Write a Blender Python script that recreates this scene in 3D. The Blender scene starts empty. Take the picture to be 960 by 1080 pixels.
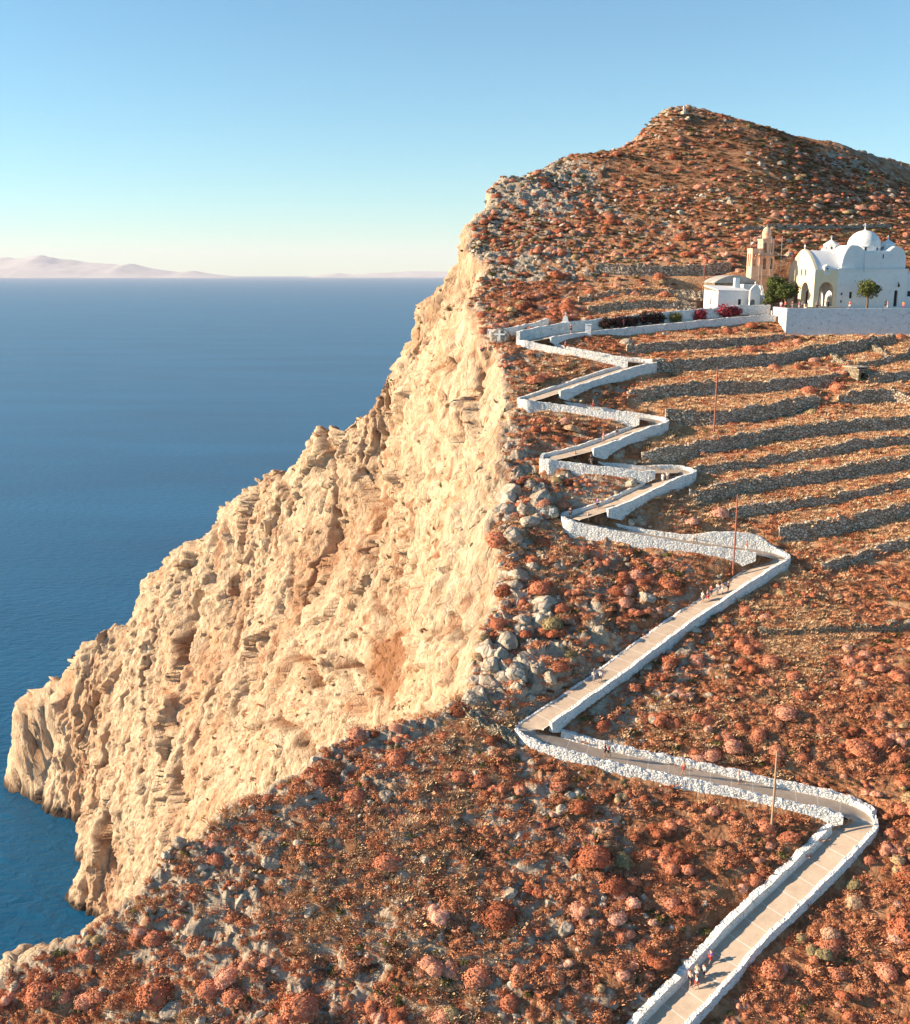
import bpy, math, random, time
import numpy as np
from mathutils import Vector, Matrix
T0 = time.time()
random.seed(7); RNG = np.random.RandomState(7)
COL = bpy.context.scene.collection
R = math.radians
# ------------------------------------------------------------------ camera
F = 1100.0; PITCH = R(12.85); SEA = 0.0; CAMZ = 170.0
SP, CP = math.sin(PITCH), math.cos(PITCH)
def ray(px, py):
    a = (np.asarray(px, float) - 480) / F; v = (np.asarray(py, float) - 540) / F
    fwd = CP - v * SP; dn = SP + v * CP
    return a / fwd, -dn / fwd            # x and dz for each metre of depth
def P3(px, py, Y):
    a, d = ray(px, py); return (a * Y, Y, CAMZ + d * Y)

# ------------------------------------------------------------------ noise
def _h(ix, iy, iz, s):
    h = ix * np.uint32(374761393) + iy * np.uint32(668265263) + iz * np.uint32(2246822519) + np.uint32((s * 974634777 + 12345) & 0xFFFFFFFF)
    h = (h ^ (h >> np.uint32(15))) * np.uint32(2654435761); h = (h ^ (h >> np.uint32(13))) * np.uint32(1274126177); h ^= h >> np.uint32(16)
    return (h >> np.uint32(8)).astype(np.float32) * np.float32(1 / 16777216.0)
def vnoise(x, y, z, s=0):
    x = np.asarray(x, float); y = np.asarray(y, float) + 0 * x; z = np.asarray(z, float) + 0 * x
    ix, iy, iz = np.floor(x), np.floor(y), np.floor(z)
    fx, fy, fz = [(p - q).astype(np.float32) for p, q in ((x, ix), (y, iy), (z, iz))]
    ix, iy, iz = [q.astype(np.int64).astype(np.uint32) for q in (ix, iy, iz)]; one = np.uint32(1)
    fx = fx * fx * (3 - 2 * fx); fy = fy * fy * (3 - 2 * fy); fz = fz * fz * (3 - 2 * fz)
    out = 0
    for a in (0, 1):
        wx = fx if a else 1 - fx
        for b in (0, 1):
            wy = fy if b else 1 - fy
            for c in (0, 1):
                wz = fz if c else 1 - fz
                out = out + wx * wy * wz * _h(ix + np.uint32(a), iy + np.uint32(b), iz + np.uint32(c), s)
    return out.astype(float) * 2 - 1
def fbm(x, y, z, o=4, s=0, g=0.5):
    t, a, n = 0, 1.0, 0
    for k in range(o):
        t = t + a * vnoise(x * 2 ** k, y * 2 ** k, z * 2 ** k, s + k * 17); n += a; a *= g
    return t / n
def ridged(x, y, z, o=3, s=0):
    t, a, n = 0, 1.0, 0
    for k in range(o):
        t = t + a * (1 - 2 * np.abs(vnoise(x * 2 ** k, y * 2 ** k, z * 2 ** k, s + k * 13))); n += a; a *= .5
    return t / n
def worley(x, y, z, s=0, facet=False):
    """distance to nearest feature point, difference to the second, and a value of the cell"""
    ix, iy, iz = [np.floor(v) for v in (x, y, z)]
    f1 = np.full(x.shape, 9.0, np.float32); f2 = f1.copy(); cv = np.zeros(x.shape, np.float32); fc = cv
    px, py, pz = [(v - i).astype(np.float32) for v, i in ((x, ix), (y, iy), (z, iz))]
    ix, iy, iz = [i.astype(np.int32).astype(np.uint32) for i in (ix, iy, iz)]
    k = np.float32(1 / 1023.0)
    for a in (-1, 0, 1):
        hx = (ix + np.uint32(a & 0xFFFFFFFF)) * np.uint32(374761393) + np.uint32(s * 7919 + 1)
        for b in (-1, 0, 1):
            hy = hx + (iy + np.uint32(b & 0xFFFFFFFF)) * np.uint32(668265263)
            for c in (-1, 0, 1):
                h = hy + (iz + np.uint32(c & 0xFFFFFFFF)) * np.uint32(2246822519)
                h = (h ^ (h >> np.uint32(15))) * np.uint32(2654435761); h = (h ^ (h >> np.uint32(13))) * np.uint32(1274126177); h ^= h >> np.uint32(16)
                dx = np.float32(a) + (h & np.uint32(1023)) * k - px; dy = np.float32(b) + ((h >> np.uint32(10)) & np.uint32(1023)) * k - py
                dz = np.float32(c) + ((h >> np.uint32(20)) & np.uint32(1023)) * k - pz
                d = dx * dx + dy * dy + dz * dz; n = d < f1
                f2 = np.where(n, f1, np.minimum(f2, d))
                if facet:
                    h2 = h * np.uint32(1103515245); tx = (h2 >> np.uint32(22)) * k - 0.5; ty = ((h2 >> np.uint32(12)) & np.uint32(1023)) * k - 0.5; tz = ((h2 >> np.uint32(2)) & np.uint32(1023)) * k - 0.5
                    fc = np.where(n, dx * tx + dy * ty + dz * tz, fc)
                cv = np.where(n, ((h * np.uint32(2891336453)) >> np.uint32(12)) / np.float32(1048576), cv); f1 = np.where(n, d, f1)
    f1 = np.sqrt(f1); f2 = np.sqrt(f2)
    if facet: return f1.astype(float), (f2 - f1).astype(float), cv.astype(float), fc.astype(float)
    return f1.astype(float), (f2 - f1).astype(float), cv.astype(float)
def sstep(a, b, x):
    t = np.clip((x - a) / (b - a), 0, 1); return t * t * (3 - 2 * t)

# ------------------------------------------------------------------ thin plate surfaces
class TPS:
    def __init__(s, pts, lam=0.02):
        p = np.array(pts, float); s.c = p[:, :2] / 100; n = len(p)
        d = np.linalg.norm(s.c[:, None] - s.c[None], axis=2)
        K = np.where(d > 0, d * d * np.log(np.maximum(d, 1e-9)), 0) + lam * np.eye(n) * 0.01
        Q = np.c_[np.ones(n), s.c]
        A = np.block([[K, Q], [Q.T, np.zeros((3, 3))]])
        s.w = np.linalg.solve(A, np.r_[p[:, 2], 0, 0, 0])
    def __call__(s, x, y):
        x = np.asarray(x, float) / 100; y = np.asarray(y, float) / 100
        o = s.w[-3] + s.w[-2] * x + s.w[-1] * y
        for (cx, cy), w in zip(s.c, s.w[:-3]):
            r2 = (x - cx) ** 2 + (y - cy) ** 2
            o = o + w * 0.5 * r2 * np.log(np.maximum(r2, 1e-14))
        return o
class Grid:
    """a smooth surface kept on a one metre grid"""
    def __init__(s, f):
        s.x0, s.y0, s.d = -300.0, 40.0, 1.25
        gx = np.arange(s.x0, 400, s.d); gy = np.arange(s.y0, 540, s.d); A, B = np.meshgrid(gx, gy); s.g = f(A.ravel(), B.ravel()).reshape(A.shape)
    def __call__(s, x, y):
        x = np.asarray(x, float); y = np.asarray(y, float)
        i = np.clip((y - s.y0) / s.d, 0, s.g.shape[0] - 1.001); j = np.clip((x - s.x0) / s.d, 0, s.g.shape[1] - 1.001)
        i0 = i.astype(int); j0 = j.astype(int); a = i - i0; b = j - j0; g = s.g
        return (g[i0, j0] * (1 - a) + g[i0 + 1, j0] * a) * (1 - b) + (g[i0, j0 + 1] * (1 - a) + g[i0 + 1, j0 + 1] * a) * b
PROF = [(1080, 85), (980, 92.5), (900, 99.5), (820, 107), (750, 115), (680, 125.5), (600, 138), (550, 145), (500, 153), (460, 160.5), (420, 169), (385, 178), (355, 188)]
SL = []
for px in (-160, 60, 280, 500, 720, 940, 1160):
    for py, Y in PROF:
        dY = 0
        if px < 400: dY = (400 - px) / 400 * 5 * (py - 560) / 500
        if px > 800: dY = -(px - 800) / 300 * 2.5
        SL.append(P3(px, py, Y + dY))
for px in (300, 460, 600, 720, 840, 960, 1120):
    for py, Y in ((338, 195.5), (322, 204), (300, 213)): SL.append(P3(px, py, Y))
    SL.append((px * 0 + (px - 480) / F * 55, 58, CAMZ - 86))
def hillcol(px, rows, back):
    for py, Y in rows: SL.append(P3(px, py, Y))
    x, y, z = P3(px, rows[-1][0], rows[-1][1])
    for dy, dz in back: SL.append((x * (y + dy) / y, y + dy, z + dz))
BK = [(25, -6), (60, -24), (120, -60)]
hillcol(460, [(275, 226), (235, 243), (215, 252)], BK)
hillcol(530, [(270, 226), (230, 247), (200, 264), (187, 272)], BK)
hillcol(600, [(270, 226), (230, 248), (190, 275), (166, 292)], BK)
hillcol(655, [(270, 226), (230, 250), (190, 277), (157, 305)], BK)
hillcol(690, [(265, 229), (220, 256), (170, 290), (126, 322)], [(12, 1.5), (40, -8), (110, -40)])
hillcol(735, [(265, 230), (220, 258), (170, 292), (140, 312), (117, 328)], [(15, 1), (45, -8), (110, -40)])
hillcol(800, [(265, 230), (220, 258), (170, 294), (131, 326)], BK)
hillcol(880, [(265, 234), (220, 274), (180, 307), (150, 333)], BK)
hillcol(965, [(265, 239), (225, 286), (190, 322), (174, 342)], BK)
hillcol(1080, [(265, 246), (235, 295), (215, 340)], BK)
S = Grid(TPS(SL))

def hit(px, py, surf, lo=60, hi=420):
    """where the line of sight through a pixel of the photograph meets the surface (first time)"""
    a, d = ray(px, py)
    Y = np.arange(lo, hi, 0.5); g = surf(a * Y, Y) - (CAMZ + d * Y)
    k = np.argmax(g > 0)
    if g[k] <= 0: k = len(Y) - 1
    y0, y1 = Y[max(k - 1, 0)], Y[k]
    for _ in range(18):
        m = (y0 + y1) / 2
        if float(surf(np.array([a * m]), np.array([m]))[0]) > CAMZ + d * m: y1 = m
        else: y0 = m
    m = (y0 + y1) / 2
    return np.array([a * m, m, CAMZ + d * m])

# the cliff surface
EDGE = [(0, 1020), (60, 990), (130, 962), (180, 905), (240, 862), (330, 797), (400, 768), (480, 742), (496, 690), (512, 640),
        (528, 590), (530, 540), (522, 490), (534, 440), (518, 390), (508, 345)]
CL = []
for i, (px, py) in enumerate(EDGE):
    h = hit(px, py, S); CL.append(tuple(h))
    nx, ny = (10, -4) if i > 7 else (6, -9)
    CL.append((h[0] + nx, h[1] + ny, float(S(np.array([h[0] + nx]), np.array([h[1] + ny]))[0]) + 9))
    if i < 8: CL.append((h[0] - 4, h[1] + 7, h[2] - 13))
for hx, hy in [(x, y) for x in (45, 80, 120, 170, 230) for y in (150, 200, 240, 280, 320, 360, 420)] + [(28, 300), (30, 340), (40, 180), (35, 210)]:
    CL.append((hx, hy, float(S(hx, hy)) + 14))
for (px, py, Y) in [(505, 300, 212), (500, 262, 229), (546, 222, 249), (548, 190, 274), (560, 178, 284)]:
    h = P3(px, py, Y); CL.append(h); CL.append((h[0] + 12, h[1] - 2, h[2] + 13))
RIDGE = [(530, 187, 272), (518, 207, 262), (507, 233, 250), (497, 258, 238), (470, 290, 243), (440, 330, 250), (405, 385, 256), (388, 432, 262), (350, 460, 270), (300, 500, 282), (235, 540, 292), (200, 577, 299),
         (160, 620, 306), (90, 688, 320), (50, 735, 328), (22, 765, 335)]
for px, py, Y in RIDGE:
    x, y, z = P3(px, py, Y); CL.append((x, y, z))
    if px > 430: CL.append((x - 11, y + 9, z - 26)); CL.append((x - 26, y + 30, z - 70))
    else: CL.append((x * 1.03 + 6, y + 22, z - 24)); CL.append((x * 1.1 + 14, y + 60, z - 70))
for q in [(455, 400, 222), (420, 480, 228), (450, 480, 200), (450, 560, 190), (385, 560, 216), (300, 570, 258), (450, 640, 170), (380, 650, 202), (300, 650, 240), (200, 650, 278), (130, 710, 300),
          (440, 715, 152), (380, 720, 182), (300, 740, 213), (200, 740, 256), (120, 765, 287), (60, 770, 318), (490, 340, 222), (490, 430, 185),
          (300, 800, 190), (240, 850, 208), (200, 830, 232), (150, 890, 244), (120, 830, 274), (96, 800, 290), (50, 800, 320), (90, 910, 259)]:
    CL.append(P3(*q))
def sea_pt(px, py):
    a, d = ray(px, py); Y = (CAMZ - SEA) / -d; return (a * Y, Y, SEA)
for px, py in [(16, 815), (41, 850), (70, 866), (94, 880), (84, 915), (65, 950), (80, 964), (98, 974)]: CL.append(sea_pt(px, py))
for q in [(-78, 215, 0), (-72, 180, 0), (-74, 150, 0), (-84, 120, 0), (-100, 95, 0), (-118, 70, 0), (-50, 150, 60), (-40, 175, 50), (-46, 108, 70), (-54, 104, 64), (-41, 113, 72), (-60, 98, 66), (-70, 92, 62), (-36, 118, 74), (-80, 84, 60), (-62, 110, 45), (-50, 112, 62), (-44, 120, 66), (-46, 130, 60),
          (-180, 345, -25), (-150, 295, -30), (-140, 255, -30), (-125, 225, -30), (-112, 180, -30), (-125, 130, -35), (-170, 90, -50), (-195, 300, -50), (-230, 200, -60), (-220, 400, -60),
          (-170, 385, -25), (-100, 420, -10), (0, 480, 0)]: CL.append(q)
C = Grid(TPS(CL, 0.08))
def smin(a, b, k):
    h = np.clip(0.5 + 0.5 * (b - a) / k, 0, 1); return b * (1 - h) + a * h - k * h * (1 - h)
# ------------------------------------------------------------------ mesh helpers
def tag(o, label=None, cat=None, group=None, kind=None):
    if label: o['label'] = label
    if cat: o['category'] = cat
    if group: o['group'] = group
    if kind or label: o['kind'] = kind or 'thing'
    return o
def link(o, parent=None):
    COL.objects.link(o)
    if parent is not None: o.parent = parent
    return o
def npmesh(name, V, Q, mat=None, smooth=True, attrs=None):
    me = bpy.data.meshes.new(name); V = np.asarray(V, 'f'); Q = np.asarray(Q, np.int32); k = Q.shape[1]
    me.vertices.add(len(V)); me.vertices.foreach_set('co', V.ravel())
    me.loops.add(Q.size); me.loops.foreach_set('vertex_index', Q.ravel())
    me.polygons.add(len(Q)); me.polygons.foreach_set('loop_start', np.arange(len(Q), dtype=np.int32) * k)
    me.polygons.foreach_set('use_smooth', np.full(len(Q), smooth))
    for n, a in (attrs or {}).items():
        at = me.attributes.new(n, 'FLOAT', 'POINT'); at.data.foreach_set('value', np.asarray(a, 'f').ravel())
    me.update(calc_edges=True)
    if mat: me.materials.append(mat)
    return me
class MB:
    """collects solids, then links them as one mesh"""
    def __init__(s): s.v = []; s.f = []; s.m = Matrix()
    def add(s, vs, fs):
        n = len(s.v); s.v += [tuple(s.m @ Vector(v)) for v in vs]; s.f += [[i + n for i in f] for f in fs]
    def box(s, x0, x1, y0, y1, z0, z1):
        s.add([(x, y, z) for z in (z0, z1) for x, y in ((x0, y0), (x1, y0), (x1, y1), (x0, y1))],
              [(3, 2, 1, 0), (4, 5, 6, 7), (0, 1, 5, 4), (1, 2, 6, 5), (2, 3, 7, 6), (3, 0, 4, 7)])
    def rev(s, prof, cx=0, cy=0, n=24, caps=True):
        vs = [(cx + r * math.cos(2 * math.pi * i / n), cy + r * math.sin(2 * math.pi * i / n), z) for r, z in prof for i in range(n)]
        fs = [(k * n + i, k * n + (i + 1) % n, (k + 1) * n + (i + 1) % n, (k + 1) * n + i) for k in range(len(prof) - 1) for i in range(n)]
        if caps: fs += [tuple(range(n - 1, -1, -1)), tuple((len(prof) - 1) * n + i for i in range(n))]
        s.add(vs, fs)
    def tube(s, pts, rad, n=8):
        pts = [Vector(p) for p in pts]; rad = rad if isinstance(rad, (list, tuple)) else [rad] * len(pts); vs = []
        for i, p in enumerate(pts):
            d = (pts[min(i + 1, len(pts) - 1)] - pts[max(i - 1, 0)]).normalized()
            a = d.orthogonal().normalized(); b = d.cross(a)
            if i and True:
                a = (pa - d * pa.dot(d)).normalized(); b = d.cross(a)
            pa = a
            vs += [tuple(p + (a * math.cos(t) + b * math.sin(t)) * rad[i]) for t in [2 * math.pi * k / n for k in range(n)]]
        fs = [(k * n + i, k * n + (i + 1) % n, (k + 1) * n + (i + 1) % n, (k + 1) * n + i) for k in range(len(pts) - 1) for i in range(n)]
        fs += [tuple(range(n - 1, -1, -1)), tuple((len(pts) - 1) * n + i for i in range(n))]
        s.add(vs, fs)
    def prism(s, poly, y0, y1, axis='y'):
        """poly in (a, z), pushed along y (or along x when axis is x)"""
        n = len(poly)
        if axis == 'y': vs = [(a, y0, z) for a, z in poly] + [(a, y1, z) for a, z in poly]
        else: vs = [(y0, a, z) for a, z in poly] + [(y1, a, z) for a, z in poly]
        fs = [tuple(range(n)), tuple(range(2 * n - 1, n - 1, -1))] + [((i + 1) % n, i, n + i, n + (i + 1) % n) for i in range(n)]
        s.add(vs, fs)
    def plate(s, outer, holes, y0, y1, axis='y'):
        """a wall with openings: outline and holes in (a, z)"""
        cu = bpy.data.curves.new('c', 'CURVE'); cu.dimensions = '2D'; cu.fill_mode = 'BOTH'; cu.extrude = (y1 - y0) / 2
        for L in [outer] + list(holes):
            sp = cu.splines.new('POLY'); sp.points.add(len(L) - 1); sp.use_cyclic_u = True
            for p, (a, z) in zip(sp.points, L): p.co = (a, z, 0, 1)
        o = bpy.data.objects.new('c', cu); COL.objects.link(o); bpy.context.view_layer.update()
        me = bpy.data.meshes.new_from_object(o.evaluated_get(bpy.context.evaluated_depsgraph_get()))
        ym = (y0 + y1) / 2
        vs = [((v.co.x, ym + v.co.z, v.co.y) if axis == 'y' else (ym + v.co.z, v.co.x, v.co.y)) for v in me.vertices]
        s.add(vs, [tuple(p.vertices) for p in me.polygons])
        bpy.data.objects.remove(o); bpy.data.curves.remove(cu); bpy.data.meshes.remove(me)
    def build(s, name, mat, parent=None, smooth=False, bevel=0):
        me = bpy.data.meshes.new(name); me.from_pydata(s.v, [], s.f); me.materials.append(mat)
        import bmesh
        bm = bmesh.new(); bm.from_mesh(me); bmesh.ops.remove_doubles(bm, verts=bm.verts, dist=1e-4); bmesh.ops.recalc_face_normals(bm, faces=bm.faces)
        if bevel:
            bmesh.ops.bevel(bm, geom=[e for e in bm.edges if e.is_manifold and e.calc_face_angle(0) > .6], offset=bevel, segments=2, affect='EDGES', clamp_overlap=True)
        bm.to_mesh(me); bm.free()
        if smooth:
            for p in me.polygons: p.use_smooth = True
            me.update()
            try: me.set_sharp_from_angle(angle=R(38))
            except Exception: pass
        return link(bpy.data.objects.new(name, me), parent)
def empty(name, loc, rz=0):
    o = bpy.data.objects.new(name, None); o.location = loc; o.rotation_euler.z = rz; o.empty_display_size = .3; return link(o)
def arch(c, w, z0, z1, pointed=False, n=12):
    """outline of an arched opening centred on c"""
    r = w / 2; top = z1 - (r * 1.25 if pointed else r); L = [(c - r, z0), (c + r, z0)]
    for i in range(n + 1):
        t = math.pi * i / n; L.append((c + r * math.cos(t), top + (z1 - top) * math.sin(t) ** (0.9 if pointed else 1)))
    return L

# ------------------------------------------------------------------ materials
def mat(name):
    m = bpy.data.materials.new(name); m.use_nodes = True; nt = m.node_tree; b = nt.nodes['Principled BSDF']
    b.inputs['Specular IOR Level'].default_value = .25
    return m, nt, b
def nd(nt, t, **k):
    n = nt.nodes.new(t)
    for a, v in k.items():
        if a.startswith('i_'): n.inputs[a[2:].replace('_', ' ')].default_value = v
        elif a.startswith('n_'): n.inputs[int(a[2:])].default_value = v
        else: setattr(n, a, v)
    return n
def ramp(nt, src, stops, interp='LINEAR'):
    r = nd(nt, 'ShaderNodeValToRGB'); r.color_ramp.interpolation = interp
    e = r.color_ramp.elements
    while len(e) < len(stops): e.new(.5)
    for x, (p, c) in zip(e, stops): x.position = p; x.color = (*c, 1) if len(c) == 3 else c
    nt.links.new(src, r.inputs[0]); return r.outputs[0]
def noise(nt, vec, scale, detail=5, rough=.6, dist=0):
    n = nd(nt, 'ShaderNodeTexNoise', i_Scale=scale, i_Detail=detail, i_Roughness=rough, i_Distortion=dist); nt.links.new(vec, n.inputs['Vector']); return n.outputs['Fac']
def mapping(nt, vec, sc):
    m = nd(nt, 'ShaderNodeMapping'); m.inputs['Scale'].default_value = sc; nt.links.new(vec, m.inputs[0]); return m.outputs[0]
def mixc(nt, f, a, b, mode='MIX'):
    m = nd(nt, 'ShaderNodeMix', data_type='RGBA', blend_type=mode)
    for s, i in ((f, 0), (a, 6), (b, 7)):
        if hasattr(s, 'links'): nt.links.new(s, m.inputs[i])
        else: m.inputs[i].default_value = s if i == 0 else (*s, 1)
    return m.outputs[2]
def math_(nt, op, a, b=0, clamp=False):
    m = nd(nt, 'ShaderNodeMath', operation=op, use_clamp=clamp)
    for s, i in ((a, 0), (b, 1)):
        if hasattr(s, 'links'): nt.links.new(s, m.inputs[i])
        else: m.inputs[i].default_value = s
    return m.outputs[0]
def bump(nt, b, h, dist, strength=1.0):
    n = nd(nt, 'ShaderNodeBump', i_Strength=strength, i_Distance=dist); nt.links.new(h, n.inputs['Height']); nt.links.new(n.outputs[0], b.inputs['Normal'])
def attr(nt, name):
    return nd(nt, 'ShaderNodeAttribute', attribute_name=name).outputs['Fac']
def pos(nt): return nd(nt, 'ShaderNodeNewGeometry').outputs['Position']
def plain(name, col, rough=.8, var=.12, scale=3, bmp=0.0):
    m, nt, b = mat(name); b.inputs['Roughness'].default_value = rough
    tc = nd(nt, 'ShaderNodeTexCoord').outputs['Object']; f = noise(nt, tc, scale)
    nt.links.new(ramp(nt, f, [(.3, tuple(c * (1 - var) for c in col)), (.7, tuple(min(1, c * (1 + var)) for c in col))]), b.inputs['Base Color'])
    if bmp: bump(nt, b, f, bmp)
    return m
def tint(name, lo, hi, rough=.9, trans=0, nscale=4, extra=None):
    """colour that differs from copy to copy"""
    m, nt, b = mat(name); b.inputs['Roughness'].default_value = rough
    oi = nd(nt, 'ShaderNodeObjectInfo').outputs['Random']
    st = [(0, lo), (1, hi)] if extra is None else [(0, tuple(c * .55 for c in lo)), (.12, lo), (.6, hi), (.85, extra), (.93, (.60, .44, .24)), (1, (.24, .20, .10))]
    c = ramp(nt, oi, st); tc = nd(nt, 'ShaderNodeTexCoord').outputs['Object']
    f = ramp(nt, noise(nt, tc, nscale, 4), [(.3, (.55, .55, .55)), (.7, (1.25, 1.2, 1.15))])
    nt.links.new(mixc(nt, 1.0, c, f, 'MULTIPLY'), b.inputs['Base Color'])
    return m

def m_terrain():
    m, nt, b = mat('hillside_ground'); b.inputs['Roughness'].default_value = .95; b.inputs['Specular IOR Level'].default_value = .1
    p = pos(nt)
    # soil and dry grass
    n1 = noise(nt, p, .35, 8, .65); n2 = noise(nt, p, 2.2, 6, .7)
    soil = ramp(nt, n1, [(.3, (.15, .065, .035)), (.45, (.34, .16, .085)), (.6, (.54, .31, .18)), (.75, (.68, .48, .32))])
    soil = mixc(nt, .7, soil, ramp(nt, n2, [(.3, (.35, .3, .25)), (.7, (1.35, 1.2, 1.1))]), 'MULTIPLY')
    grass = ramp(nt, n2, [(.3, (.50, .25, .13)), (.55, (.74, .46, .26)), (.8, (.85, .63, .42))])
    base = mixc(nt, attr(nt, 'terrace'), soil, grass)
    # grey limestone showing through
    v = nd(nt, 'ShaderNodeTexVoronoi', i_Scale=.9); nt.links.new(p, v.inputs['Vector'])
    grey = ramp(nt, noise(nt, p, 1.4, 7, .7), [(.3, (.24, .18, .13)), (.5, (.46, .37, .28)), (.72, (.66, .56, .44))])
    base = mixc(nt, attr(nt, 'rocky'), base, grey)
    # cliff limestone, cracks run down the face
    sv = mapping(nt, p, (1, 1, .28))
    c1 = noise(nt, sv, .07, 8, .62, .3); c2 = noise(nt, sv, .5, 10, .75, 0); c3 = noise(nt, mapping(nt, p, (1, 1, .12)), .16, 7, .65, .5)
    lime = ramp(nt, c2, [(.28, (.25, .15, .09)), (.42, (.48, .35, .235)), (.56, (.62, .485, .34)), (.78, (.72, .60, .45))])
    rust = ramp(nt, c1, [(.48, (0, 0, 0)), (.64, (.85, .85, .85))])
    lime = mixc(nt, rust, lime, mixc(nt, .6, lime, (.50, .24, .12)))
    streak = ramp(nt, c3, [(.57, (0, 0, 0)), (.65, (.75, .75, .75))])
    lime = mixc(nt, streak, lime, (.34, .16, .09))
    spots = nd(nt, 'ShaderNodeTexVoronoi', i_Scale=.42, i_Randomness=1.0); nt.links.new(mapping(nt, p, (1, 1, .6)), spots.inputs['Vector'])
    sp = ramp(nt, spots.outputs['Distance'], [(.16, (1, 1, 1)), (.26, (0, 0, 0))])
    sp = math_(nt, 'MULTIPLY', sp, ramp(nt, noise(nt, p, .06, 4), [(.47, (0, 0, 0)), (.55, (1, 1, 1))]))
    lime = mixc(nt, math_(nt, 'MULTIPLY', sp, .75), lime, (.20, .11, .045))
    scar = mixc(nt, attr(nt, 'scar'), lime, (.30, .13, .06))
    scar = mixc(nt, attr(nt, 'crack'), scar, (.22, .095, .045))
    col = mixc(nt, attr(nt, 'cliff'), base, scar)
    nt.links.new(mixc(nt, attr(nt, 'wet'), col, (.07, .05, .04)), b.inputs['Base Color'])
    # relief
    hh = math_(nt, 'ADD', noise(nt, p, 2.5, 8, .75), math_(nt, 'MULTIPLY', c2, 1.0))
    vc = nd(nt, 'ShaderNodeTexVoronoi', i_Scale=.8, feature='DISTANCE_TO_EDGE'); nt.links.new(mapping(nt, p, (1, 1, .45)), vc.inputs['Vector'])
    hh = math_(nt, 'ADD', hh, math_(nt, 'MULTIPLY', noise(nt, mapping(nt, p, (1, 1, .4)), 1.1, 9, .8), 1.3)); hh = math_(nt, 'ADD', hh, math_(nt, 'MULTIPLY', ramp(nt, vc.outputs['Distance'], [(0, (0, 0, 0)), (.12, (1, 1, 1))]), .5))
    bump(nt, b, hh, .4, .7)
    return m
def m_stone(name, stops, scale, white=False, bd=.08, gap=.08, gapcol=None):
    m, nt, b = mat(name); b.inputs['Roughness'].default_value = .85
    p = mapping(nt, pos(nt), (1, 1, 1.35))
    v = nd(nt, 'ShaderNodeTexVoronoi', i_Scale=scale); nt.links.new(p, v.inputs['Vector'])
    e = nd(nt, 'ShaderNodeTexVoronoi', i_Scale=scale, feature='DISTANCE_TO_EDGE'); nt.links.new(p, e.inputs['Vector'])
    sep = nd(nt, 'ShaderNodeSeparateColor'); nt.links.new(v.outputs['Color'], sep.inputs[0])
    c = ramp(nt, sep.outputs[0], stops)
    g = ramp(nt, e.outputs['Distance'], [(0, (1, 1, 1)), (gap, (0, 0, 0))])
    n = noise(nt, pos(nt), 1.2, 6, .7)
    if white:
        c = mixc(nt, ramp(nt, n, [(.55, (0, 0, 0)), (.75, (.35, .35, .35))]), c, (.62, .58, .5))
        g = math_(nt, 'MULTIPLY', g, ramp(nt, n, [(.5, (0, 0, 0)), (.62, (.8, .8, .8))]))
    c = mixc(nt, g, c, gapcol or (.05, .04, .03)); nt.links.new(c, b.inputs['Base Color'])
    h = math_(nt, 'ADD', ramp(nt, e.outputs['Distance'], [(0, (0, 0, 0)), (.2, (1, 1, 1))]), math_(nt, 'MULTIPLY', noise(nt, pos(nt), 6, 5), .5))
    bump(nt, b, h, bd); return m
def m_paving():
    m, nt, b = mat('paving'); b.inputs['Roughness'].default_value = .85
    u = attr(nt, 'along'); w = attr(nt, 'across'); n = noise(nt, pos(nt), .8, 6, .65); n2 = noise(nt, pos(nt), 9, 4, .6)
    c = ramp(nt, n, [(.3, (.40, .31, .24)), (.7, (.52, .42, .33))]); c = mixc(nt, .35, c, ramp(nt, n2, [(.3, (.6, .6, .6)), (.7, (1.2, 1.2, 1.2))]), 'MULTIPLY')
    fr = math_(nt, 'FRACT', math_(nt, 'DIVIDE', u, 2.3)); ln = math_(nt, 'LESS_THAN', fr, .045)
    ed = math_(nt, 'GREATER_THAN', math_(nt, 'ABSOLUTE', w), .93)
    l = math_(nt, 'MULTIPLY', math_(nt, 'MAXIMUM', math_(nt, 'MULTIPLY', ln, .5), ed), .8)
    nt.links.new(mixc(nt, l, c, (.78, .76, .72)), b.inputs['Base Color']); bump(nt, b, n2, .01); return m
def m_sea():
    m, nt, b = mat('sea_water'); b.inputs['Base Color'].default_value = (.006, .075, .15, 1); b.inputs['Roughness'].default_value = .30; b.inputs['IOR'].default_value = 1.33
    b.inputs['Specular IOR Level'].default_value = .5
    p = pos(nt); n = noise(nt, mapping(nt, p, (1, 1.8, 1)), .16, 6, .62, .4); n2 = noise(nt, mapping(nt, p, (.4, 1.5, 1)), .006, 5, .6)
    nt.links.new(ramp(nt, n2, [(.35, (.003, .075, .175)), (.65, (.006, .11, .235))]), b.inputs['Base Color'])
    bump(nt, b, n, 1.1, .9); return m
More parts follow.
